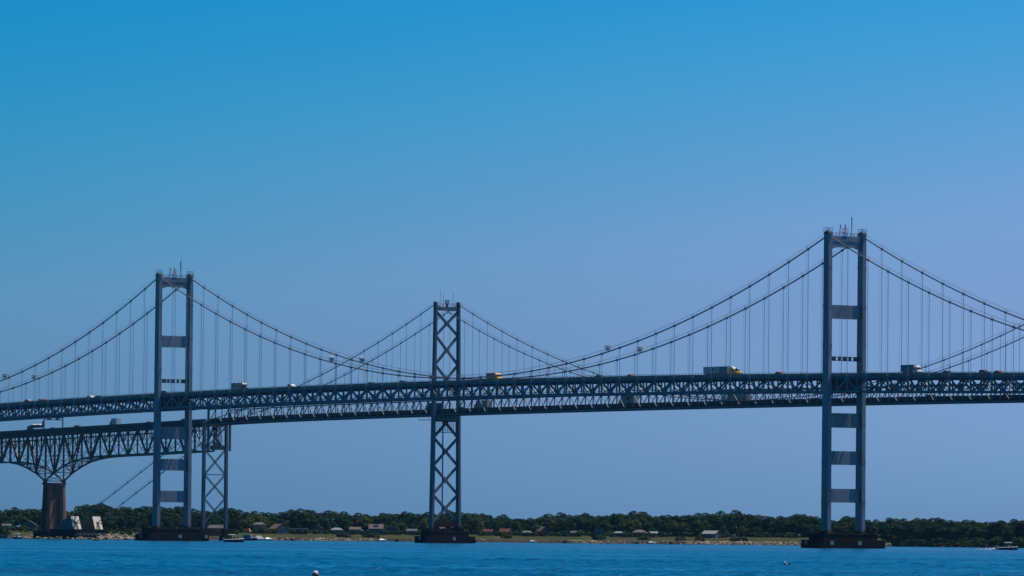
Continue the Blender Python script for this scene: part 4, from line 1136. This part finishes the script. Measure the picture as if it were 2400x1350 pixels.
lathe([(-0.1, 0.05), (0.0, 0.15), (0.3, 0.16), (0.45, 0.13), (0.52, 0.05)]).build("float", OFFW, g, smooth=True)
b = MB(); b.bar((0, 0, 0.5), (-0.15, 0, 0.75), 0.03, 0.03); b.build("stick", OFFW, g)
b = MB(); bm = bmesh.new(); bmesh.ops.create_icosphere(bm, subdivisions=2, radius=0.13, matrix=Matrix.Translation((0.42, 0, -0.12)))
b.v = [tuple(v.co) for v in bm.verts]; b.f = [tuple(v.index for v in f.verts) for f in bm.faces]; b.mi = [0] * len(b.f); bm.free(); b.build("toggle_ball", ROOFR, g)
b = MB(); b.bar((0.02, 0, -0.05), (0.42, 0, -0.1), 0.03, 0.03); b.build("line", OFFW, g)

# ================================================================== houses along the shore
HG = "waterfront houses along the far shore"
def house(x, s, w, dep, wh, rh, roof, wm, rm, label, win=3, yaw=0.0, storeys=1, chimney=False, porch=None, dormer=False, awning=False, dz=0.0):
    X, d, z = at_shore(x, s)
    g = empty("house", None, Matrix.Translation((X, d, z - 0.1 + dz)) @ Matrix.Rotation(yaw, 4, 'Z')); tag(g, label, "house", HG)
    w *= 0.88; wh *= 0.93; rh *= 0.9
    hw, hd = w / 2, dep / 2
    b = MB(); b.box(-hw, hw, -hd, hd, 0, wh)
    if roof == "front": b.prism([(-hw, wh), (hw, wh), (0, wh + rh)], -hd + 0.01, hd - 0.01)
    if roof == "side": b.add([(-hw + .01, -hd, wh), (-hw + .01, hd, wh), (-hw + .01, 0, wh + rh), (hw - .01, -hd, wh), (hw - .01, hd, wh), (hw - .01, 0, wh + rh)], [(0, 1, 2), (3, 5, 4), (0, 2, 5, 3), (1, 4, 5, 2)])
    b.build("wall", wm, g)
    b = MB(); e = 0.35; t = 0.16
    if roof == "front":
        for sg in (-1, 1):
            b.prism([(sg * (hw + e), wh - e * rh / hw), (0, wh + rh), (0, wh + rh + t), (sg * (hw + e), wh - e * rh / hw + t)], -hd - e, hd + e)
    elif roof == "side":
        for sg in (-1, 1):
            a0 = wh - e * rh / hd
            b.add([(-hw - e, sg * (hd + e), a0), (hw + e, sg * (hd + e), a0), (hw + e, 0, wh + rh), (-hw - e, 0, wh + rh),
                   (-hw - e, sg * (hd + e), a0 + t), (hw + e, sg * (hd + e), a0 + t), (hw + e, 0, wh + rh + t), (-hw - e, 0, wh + rh + t)],
                  [(3, 2, 1, 0), (4, 5, 6, 7), (0, 1, 5, 4), (1, 2, 6, 5), (3, 0, 4, 7)])
    elif roof == "hip":
        b.frus((-hw - e, hw + e, -hd - e, hd + e), wh, (-hw * 0.45, hw * 0.45, -0.1, 0.1), wh + rh)
    elif roof == "gambrel":
        b.prism([(-hw - e, wh - 0.1), (-hw * 0.68, wh + rh * 0.72), (0, wh + rh), (hw * 0.68, wh + rh * 0.72), (hw + e, wh - 0.1)], -hd - e, hd + e)
    else:
        b.box(-hw - e, hw + e, -hd - e, hd + e, wh, wh + rh)
    r_ = b.build("roof", rm, g)
    if chimney:
        b = MB(); b.box(hw * 0.35, hw * 0.35 + 0.7, -0.35, 0.35, wh + rh * 0.4, wh + rh + 0.9); b.build("chimney", ROOFB, r_)
    if dormer:
        b = MB(); b.prism([(-1.5, wh + 0.5), (1.5, wh + 0.5), (1.5, wh + rh * 0.75), (0, wh + rh + 0.1), (-1.5, wh + rh * 0.75)], -hd * 0.75, 0); b.build("dormer", WALLB, r_)
    for fl in range(storeys):
        zz = wh / storeys * fl + wh / storeys * 0.58
        for i in range(win):
            wx = -hw + w * (i + 0.5) / win
            b = MB(); b.box(wx - 0.55, wx + 0.55, -hd - 0.05, -hd + 0.05, zz - 0.6, zz + 0.55); fr = b.build("window", OFFW, g)
            b = MB(); b.box(wx - 0.44, wx + 0.44, -hd - 0.08, -hd, zz - 0.49, zz + 0.44); b.build("pane", GLASS, fr)
    b = MB(); b.box(hw * 0.45, hw * 0.45 + 0.95, -hd - 0.06, -hd + 0.02, 0, 2.05); b.build("door", OFFW, g)
    if porch:
        b = MB(); b.box(-hw - 0.3, hw + 1.2, -hd - 2.6, -hd - 0.1, wh / max(1, storeys) - 0.1, wh / max(1, storeys) + 0.1)
        for xx in np.linspace(-hw, hw + 1, 4): b.box(xx - 0.08, xx + 0.08, -hd - 2.5, -hd - 2.35, 0, wh / max(1, storeys) - 0.1)
        b.build("porch", porch, g)
    if awning:
        b = MB(); b.prism([(-1.6, wh * 0.62), (2.3, wh * 0.58), (2.4, wh * 0.62 + 0.5), (2.0, wh * 0.62 + 0.75), (-1.4, wh * 0.62 + 0.9), (-1.7, wh * 0.62 + 0.4)], -hd - 2.2, -hd - 0.1); b.build("awning", YELM, g)
    return g
house(22, 80, 5, 6, 2.4, 1.1, "side", WALLG, ROOFG, "small grey roofed house near the picture's edge, beyond the concrete pier", 2)
house(75, 62, 8.5, 7, 3.3, 2.6, "front", WALLB, ROOFG, "blue gabled house beside the concrete pier", 2)
house(512, 66, 9.5, 7, 2.8, 1.8, "side", WALLG, ROOFG, "grey roofed house seen through the side tower's bracing", 3)
house(613, 66, 7.5, 7, 5.2, 1.4, "hip", WALLG, ROOFP, "two storey house with a long deck above the moored boats", 3, storeys=2, porch=OFFW)
house(658, 64, 8.6, 8, 2.8, 2.9, "front", WALLW, ROOFP, "house with a broad pinkish gable next to the two storey deck house", 3, yaw=R(28))
house(706, 66, 10.5, 7, 2.7, 0.7, "flat", WALLB, ROOFW, "long low house under a pale flat roof", 4, porch=ROOFW)
house(753, 72, 4.6, 6, 3.2, 1.8, "front", WALLG, ROOFP, "narrow house with a small pink gable", 1)
house(795, 64, 7.6, 6, 2.6, 1.3, "hip", WALLW, ROOFW, "white bungalow with a pale hipped roof", 3)
house(838, 66, 6.6, 6, 2.9, 1.4, "side", WALLB, ROOFP, "blue house under a tan gable roof", 2)
house(887, 66, 8.6, 8, 3.5, 2.6, "side", WALLB, ROOFP, "large blue house with a roof dormer", 3, storeys=1, dormer=True, porch=WHITE)
house(927, 68, 7.2, 7, 3.2, 2.4, "gambrel", WALLB, ROOFP, "blue house with a barn shaped roof", 2, storeys=1)
house(971, 62, 6.4, 6, 2.4, 1.2, "side", WALLW, WALLG, "white cottage next to the lattice tower's pier", 2)
house(1048, 72, 13, 7, 3.2, 1.4, "side", WALLT, ROOFG, "long tan house seen through the lattice tower's legs", 4)
house(1149, 66, 5.6, 6, 2.5, 1.3, "side", WALLW, ROOFR, "white house with a dark red roof", 3, chimney=True)
house(1190, 64, 6.6, 7, 2.6, 1.7, "side", WALLB, ROOFR, "white house with a bright yellow awning", 3, yaw=R(-12), awning=True)
house(1241, 63, 6.6, 6, 2.2, 0.9, "hip", WALLB, ROOFW, "low blue house with a pale curved roof", 2)
house(1278, 68, 5.8, 6, 3.0, 2.6, "front", WALLT, ROOFP, "tan house with a steep pinkish gable", 2, yaw=R(20))
house(1327, 62, 6.6, 5, 2.3, 0.4, "flat", WALLB, WALLB, "flat topped blue house", 2)
house(1351, 62, 4.2, 5, 2.2, 1.0, "side", WALLW, WALLG, "tiny white shed beside the flat topped blue house", 1)
house(1410, 58, 6.0, 6, 4.6, 2.0, "front", WALLB, ROOFG, "tall blue house half hidden by a pale willow", 2, storeys=2)
house(1455, 66, 6.4, 6, 2.3, 1.0, "hip", WALLB, ROOFW, "low house with a white hipped roof and chimney", 2, chimney=True)
house(1504, 68, 8.8, 7, 2.7, 1.7, "hip", WALLB, ROOFP, "blue house under a wide brownish hipped roof", 3)
house(1537, 66, 4.8, 5, 2.3, 0.9, "side", WALLG, ROOFW, "small house with a pale mono roof", 1)
house(1672, 58, 9.0, 8, 2.5, 1.8, "side", WALLB, ROOFW, "white roofed house standing alone by the wood", 2, yaw=R(-24))

DG = "wooden docks along the beach"
for x, L, lab in ((690, 14, "dark wooden dock below the pinkish gable house"), (935, 16, "wooden dock below the barn roofed house"), (1120, 20, "long low wooden dock beside the lattice tower's pier"),
               (1330, 16, "wooden dock below the flat topped blue house"), (1580, 14, "dark wooden dock short of the white roofed house"), (1500, 12, "wooden dock below the wide hipped roof")):
    X, d, z = at_shore(x, -10)
    g = empty("wooden_dock", None, Matrix.Translation((X, d, 0))); tag(g, lab, "dock", DG)
    b = MB(); b.box(-L / 2, L / 2, -1.0, 1.0, 1.0, 1.25); b.build("deck", DOCKW, g)
    for xx in np.linspace(-L / 2 + 0.4, L / 2 - 0.4, 5):
        b = MB(); b.tube([(xx, -0.8, -1), (xx, -0.8, random.uniform(1.5, 2.3))], 0.16, 6); b.build("pile", DOCKW, g)
    b = MB(); b.box(-0.9, 0.9, 0.9, 14, 1.02, 1.22); b.build("gangway", DOCKW, g)

# ------------------------------------------------------------------ rocks
def rocks(name, pts, m=ROCK):
    bm = bmesh.new(); bmesh.ops.create_icosphere(bm, subdivisions=1, radius=1.0)
    bv = np.array([v.co for v in bm.verts]); bf = [tuple(v.index for v in f.verts) for f in bm.faces]; bm.free()
    b = MB()
    for (x, y, z, r) in pts:
        v = bv * (1 + rng.uniform(-0.28, 0.28, (len(bv), 1))) * np.array([r * rng.uniform(.8, 1.4), r * rng.uniform(.8, 1.3), r * rng.uniform(.55, .95)]) + np.array([x, y, z])
        b.add(v.tolist(), bf)
    return tag(b.build(name, m), kind="stuff")
pts = []
for x0, x1, n in ((0, 82, 46), (575, 700, 60), (700, 880, 120), (1055, 1150, 50), (1245, 1265, 8), (1340, 1420, 70), (1425, 1560, 60), (1560, 1660, 70), (1660, 1880, 330), (1880, 1900, 8), (2080, 2110, 22)):
    for i in range(n):
        X, d, z = at_shore(random.uniform(x0, x1), random.uniform(-1.5, 7))
        pts.append((X, d, max(0.05, z) + random.uniform(-0.1, 0.25), random.uniform(0.28, 0.75)))
rocks("riprap_rocks", pts)
pts = []
for i in range(520):                                              # jetty of heaped stone off the anchorage
    t = random.random(); x = 236 + t * 88; X = (x - 1200) / FPX * 2900
    h = random.random(); q = random.uniform(-1, 1) * (1 - h) * 4.5
    pts.append((X, 2905 + q, h * 2.5 * (0.75 + 0.25 * math.sin(x * 0.3)) , random.uniform(0.35, 0.8)))
for i in range(60):
    x = random.uniform(92, 240); X = (x - 1200) / FPX * 2940; pts.append((X, 2940 + random.uniform(-2, 2), random.uniform(0, 0.8), random.uniform(0.3, 0.7)))
rocks("rock_jetty", pts)

# ================================================================== trees
def leaf_mass(blobs, per, size, seed):
    r = np.random.default_rng(seed); V = []; F = []
    for (c, rad) in blobs:
        c = np.array(c); rad = np.array(rad)
        n = int(per * (rad.mean() ** 2))
        d = r.normal(size=(n, 3)); d /= np.linalg.norm(d, axis=1)[:, None]
        d[:, 2] = np.where(d[:, 2] < -0.55, -d[:, 2], d[:, 2])
        p = c + d * rad * r.uniform(0.78, 1.05, (n, 1))
        nn = d + r.normal(size=(n, 3)) * 0.42; nn /= np.linalg.norm(nn, axis=1)[:, None]
        t = np.cross(nn, r.normal(size=(n, 3))); t /= np.linalg.norm(t, axis=1)[:, None]; bt = np.cross(nn, t)
        s = size * r.uniform(0.55, 1.3, (n, 1)); s2 = s * r.uniform(0.5, 0.9, (n, 1))
        base = len(V)
        q = np.stack([p - t * s, p - bt * s2, p + t * s, p + bt * s2], 1).reshape(-1, 3)
        V.extend(q.tolist()); F.extend([(len(V) - len(q) + i * 4, len(V) - len(q) + i * 4 + 1, len(V) - len(q) + i * 4 + 2, len(V) - len(q) + i * 4 + 3) for i in range(n)])
    return V, F
def raw_mesh(name, V, F, m):
    me = bpy.data.meshes.new(name); me.from_pydata(V, [], F); me.materials.append(m); return me
CROWN = []; TRUNK = []
for i in range(10):
    rs = random.Random(100 + i); blobs = []
    n = rs.randint(9, 13); wide = rs.uniform(2.6, 3.4)
    blobs.append(((0, 0, 4.6), (wide * 1.0, wide * 1.0, 3.6)))
    for k in range(n):
        a = rs.uniform(0, 6.283); t = rs.random() ** 0.8
        z = 1.9 + 5.9 * t; lim = wide * math.sqrt(max(0.12, 1 - abs((z - 4.4) / 4.9) ** 2.2)); q = lim * (0.45 + 0.5 * rs.random())
        rr = rs.uniform(1.4, 2.1) * (1.1 - 0.3 * t)
        blobs.append(((q * math.cos(a), q * math.sin(a), z), (rr, rr, rr * rs.uniform(0.65, 0.85))))
    blobs.append(((rs.uniform(-.5, .5), rs.uniform(-.5, .5), 7.9), (1.9, 1.9, 1.6)))
    CROWN.append(leaf_mass(blobs, 62, 0.29, i))
    b = MB(); b.tube([(0, 0, -0.3), (0.1, 0, 3), (rs.uniform(-.3, .3), 0.1, 7)], 0.28, 6, 0.08)
    for k in range(5):
        a = rs.uniform(0, 6.28); z = rs.uniform(2.4, 5); b.tube([(0.05, 0, z), (1.9 * math.cos(a), 1.9 * math.sin(a), z + rs.uniform(1, 2.4))], 0.11, 4, 0.04)
    TRUNK.append(b)
tm = []
for i, b in enumerate(TRUNK):
    me = bpy.data.meshes.new("trunk"); me.from_pydata(b.v, [], b.f); me.materials.append(BARK); tm.append(me)
cm = [raw_mesh("crown", *CROWN[i], LEAFD) for i in range(10)]
LEAF = {"d": LEAFD, "m": LEAFM, "l": LEAFL}
def tree(X, Y, z, h, wid, key, label, group):
    i = random.randrange(10)
    g = empty("broadleaf_tree", None, Matrix.Translation((X, Y, z)) @ Matrix.Rotation(random.uniform(0, 6.28), 4, 'Z') @ Matrix.Diagonal((wid, wid, h / 9.9, 1)))
    tag(g, label, "tree", group)
    for nm, me in (("trunk", tm[i]), ("crown", cm[i])):
        o = bpy.data.objects.new(nm, me); COL.objects.link(o); o.parent = g
        if nm == "crown": o.material_slots[0].link = 'OBJECT'; o.material_slots[0].material = LEAF[key]
TOPS = [(-60, 1199), (0, 1202), (30, 1198), (95, 1200), (160, 1203), (230, 1191), (300, 1193), (400, 1194), (470, 1200), (500, 1198), (560, 1199), (610, 1203), (650, 1204), (705, 1193), (760, 1202), (800, 1198),
        (850, 1206), (940, 1199), (1010, 1204), (1090, 1196), (1160, 1206), (1250, 1208), (1320, 1203), (1370, 1200), (1440, 1203), (1490, 1196), (1550, 1199), (1650, 1195), (1720, 1190), (1790, 1200), (1850, 1197),
        (1900, 1195), (1960, 1206), (2000, 1202), (2060, 1206), (2150, 1202), (2220, 1206), (2280, 1203), (2320, 1209), (2360, 1204), (2400, 1207), (2470, 1205)]
def top_z(x, d):
    for (a, ya), (c, yb) in zip(TOPS, TOPS[1:]):
        if a <= x <= c:
            y = ya + (yb - ya) * (x - a) / (c - a); break
    else: y = 1203
    return CAM_Z + (1260.85 - y) * d / FPX
ZON = [(60, "by the picture's edge past the concrete pier"), (100, "behind the concrete pier"), (165, "just behind the anchorage"), (240, "where the back-stay cables come down"),
       (300, "above the rock jetty"), (355, "beside the farther portal tower"), (450, "seen through the farther portal tower"), (480, "between portal tower and side tower"), (540, "seen through the braced side tower"),
       (590, "above the dark motor boat"), (636, "behind the two storey deck house"), (682, "behind the broad pinkish gable"), (732, "behind the long low house"), (773, "behind the small pink gable"),
       (816, "behind the hipped white bungalow"), (862, "behind the tan gable roof"), (907, "behind the house with the dormer"), (950, "behind the barn roofed house"), (1003, "beside the lattice tower"),
       (1082, "seen through the lattice tower"), (1130, "just past the lattice tower"), (1170, "behind the dark red roof"), (1216, "behind the yellow awning house"), (1260, "behind the pale curved roof"),
       (1302, "behind the steep pinkish gable"), (1372, "behind the flat topped blue house"), (1432, "behind the tall blue house"), (1480, "behind the white hipped roof"), (1520, "behind the wide brownish roof"),
       (1600, "behind the pale mono roof"), (1650, "short of the lone white roofed house"), (1700, "behind the lone white roofed house"), (1760, "over the start of the rock bank"), (1830, "over the middle of the rock bank"),
       (1900, "over the rock bank's far end"), (1930, "beside the nearer portal tower"), (2030, "seen through the nearer portal tower"), (2110, "just past the nearer portal tower"),
       (2240, "on the dark wooded shore"), (2330, "short of the speeding boat"), (9999, "behind the speeding boat")]
def zone(x):
    for lim, t in ZON:
        if x < lim: return t
TG = "trees of the wood along the far shore"
x = -50.0
while x < 2455:                                                   # skyline row
    X, d, z = at_shore(x, random.uniform(120, 165)); ht = top_z(x, d) - z + random.choice((-1.7, -1.0, -0.6, -0.3, -0.1, 0.2, 0.5, 0.9)) + random.uniform(-0.4, 0.4)
    k = random.choice("dddm")
    tree(X, d, z, ht, random.uniform(1.2, 1.75) * ht / 12.5, k, ("dark green" if k == "d" else "mid green") + " broadleaf tree on the wood's skyline, " + zone(x), TG)
    x += random.uniform(14, 20)
x = -40.0
while x < 2450:                                                   # middle row
    X, d, z = at_shore(x, random.uniform(92, 118)); ht = (top_z(x, d) - z) * random.uniform(0.62, 0.88)
    k = random.choice("ddmmm")
    tree(X, d, z, ht, random.uniform(1.0, 1.45) * ht / 11.5, k, ("dark green" if k == "d" else "mid green") + " broadleaf tree in the middle row, " + zone(x), TG)
    x += random.uniform(24, 36)
LG = "smaller lighter trees at the edge of the wood"
for xx in (8, 590, 606, 622, 640, 672, 742, 770, 815, 858, 905, 946, 1000, 1092, 1108, 1125, 1165, 1215, 1262, 1300, 1322, 1385, 1400, 1422, 1470, 1480, 1496, 1560, 1585, 1602, 1640, 1700, 1745, 1780, 1840, 1900, 1985, 2005):
    X, d, z = at_shore(xx, random.uniform(74, 92)); ht = random.uniform(6.0, 10.5)
    k = random.choice("lllm") 
    tree(X, d, z, ht, random.uniform(0.85, 1.25) * ht / 9.0, k, ("olive green" if k == "l" else "mid green") + " smaller tree at the wood's edge, " + zone(xx), LG)
for xx in np.arange(2084, 2440, 19):                              # trees that come down to the water
    X, d, z = at_shore(xx, random.uniform(9, 34)); ht = random.uniform(8, 12)
    tree(X, d, z, ht, random.uniform(1.0, 1.4) * ht / 9.5, random.choice("ddm"), "broadleaf tree low over the water, " + zone(xx), LG)
for xx in np.arange(100, 560, 27):
    X, d, z = at_shore(xx, random.uniform(70, 90)); ht = random.uniform(7, 11)
    tree(X, d, z, ht, random.uniform(1.0, 1.4) * ht / 9.5, random.choice("ddm"), "broadleaf tree low at the wood's edge, " + zone(xx), LG)
# the mass behind and below, which nobody could count
blobs = []
for i in range(950):
    xx = random.uniform(-120, 2520); X, d, z = at_shore(xx, random.uniform(105, 200)); r_ = random.uniform(2.0, 3.4); hz = min((top_z(xx, d) - z) * random.uniform(0.1, 1.0), top_z(xx, d) - z - r_ * 0.9 - 2.2)
    blobs.append(((X, d, z + hz), (r_ * 1.2, r_, r_ * 0.9)))
for i in range(520):
    X, d, z = at_shore(random.uniform(-120, 2520), random.uniform(98, 140)); r_ = random.uniform(1.4, 2.4); blobs.append(((X, d, z + random.uniform(0.8, 5.5)), (r_ * 1.3, r_, r_)))
o = bpy.data.objects.new("forest", raw_mesh("forest", *leaf_mass(blobs, 16, 0.6, 77), LEAFD)); COL.objects.link(o); tag(o, kind="stuff")
blobs = []
for i in range(420):
    xx = random.uniform(-100, 2500)
    s_ = random.uniform(70, 100) if 560 < xx < 2075 else random.uniform(26, 95)
    X, d, z = at_shore(xx, s_); r_ = random.uniform(0.8, 1.9)
    blobs.append(((X, d, z + r_ * 0.6), (r_ * 1.6, r_, r_)))
for xh in (603, 625, 650, 668, 700, 715, 748, 785, 805, 833, 845, 878, 897, 920, 935, 965, 976, 1140, 1158, 1182, 1198, 1236, 1246, 1272, 1284, 1320, 1334, 1348, 1404, 1450, 1462, 1495, 1512, 1535, 1665, 1680, 598, 634, 640, 680, 690, 724, 742, 764, 776, 812, 822, 852, 868, 908, 945, 956, 988, 1130, 1168, 1174, 1210, 1226, 1256, 1262, 1296, 1312, 1362, 1396, 1425, 1440, 1472, 1484, 1525, 1550, 1560, 1650, 1694, 1700):
    X, d, z = at_shore(xh + random.uniform(-5, 5), random.uniform(54, 64)); r_ = random.uniform(0.8, 1.7); blobs.append(((X, d, z + r_ * 0.6), (r_ * 1.3, r_, r_ * 1.1)))
for i in range(150):
    X, d, z = at_shore(random.uniform(2100, 2500), random.uniform(0.5, 7)); r_ = random.uniform(0.6, 1.2); blobs.append(((X, d, max(0.2, z) + r_ * 0.3), (r_ * 1.7, r_, r_)))
for i in range(130):
    xx = random.uniform(2090, 2500); X, d, z = at_shore(xx, random.uniform(4, 30)); r_ = random.uniform(0.9, 2.2); blobs.append(((X, d, z + r_ * 0.5), (r_ * 1.7, r_, r_)))
for xx, s_, r_ in ((805, 22, 1.6), (815, 20, 1.9), (868, 18, 1.8), (880, 18, 2.1), (1190, 30, 1.6), (1196, 25, 1.4), (1412, 20, 2.0), (1405, 14, 1.8), (1510, 18, 1.6), (1520, 20, 1.5), (1600, 18, 1.7), (1645, 16, 1.6), (1725, 18, 1.5), (1745, 20, 1.7), (20, 20, 1.6), (8, 18, 1.8)):
    X, d, z = at_shore(xx, s_); blobs.append(((X, d, z + r_ * 0.4), (r_ * 1.8, r_, r_)))
o = bpy.data.objects.new("undergrowth", raw_mesh("undergrowth", *leaf_mass(blobs, 60, 0.42, 78), LEAFM)); COL.objects.link(o); tag(o, kind="stuff")

# ================================================================== thin summer haze over the bay
b = MB(); b.box(-6100, 6100, -400, 6100, -3, 132)
hz = b.build("haze", MATS["asphalt"]); hz.data.materials.clear()
hm = bpy.data.materials.new("haze_air"); hm.use_nodes = True
for n in list(hm.node_tree.nodes): hm.node_tree.nodes.remove(n)
ho = hm.node_tree.nodes.new("ShaderNodeOutputMaterial"); hv = hm.node_tree.nodes.new("ShaderNodeVolumePrincipled")
hv.inputs["Density"].default_value = HAZE
hv.inputs["Color"].default_value = (0.20, 0.55, 1.0, 1)
hm.node_tree.links.new(hv.outputs[0], ho.inputs["Volume"])
hz.data.materials.append(hm); tag(hz, kind="stuff")
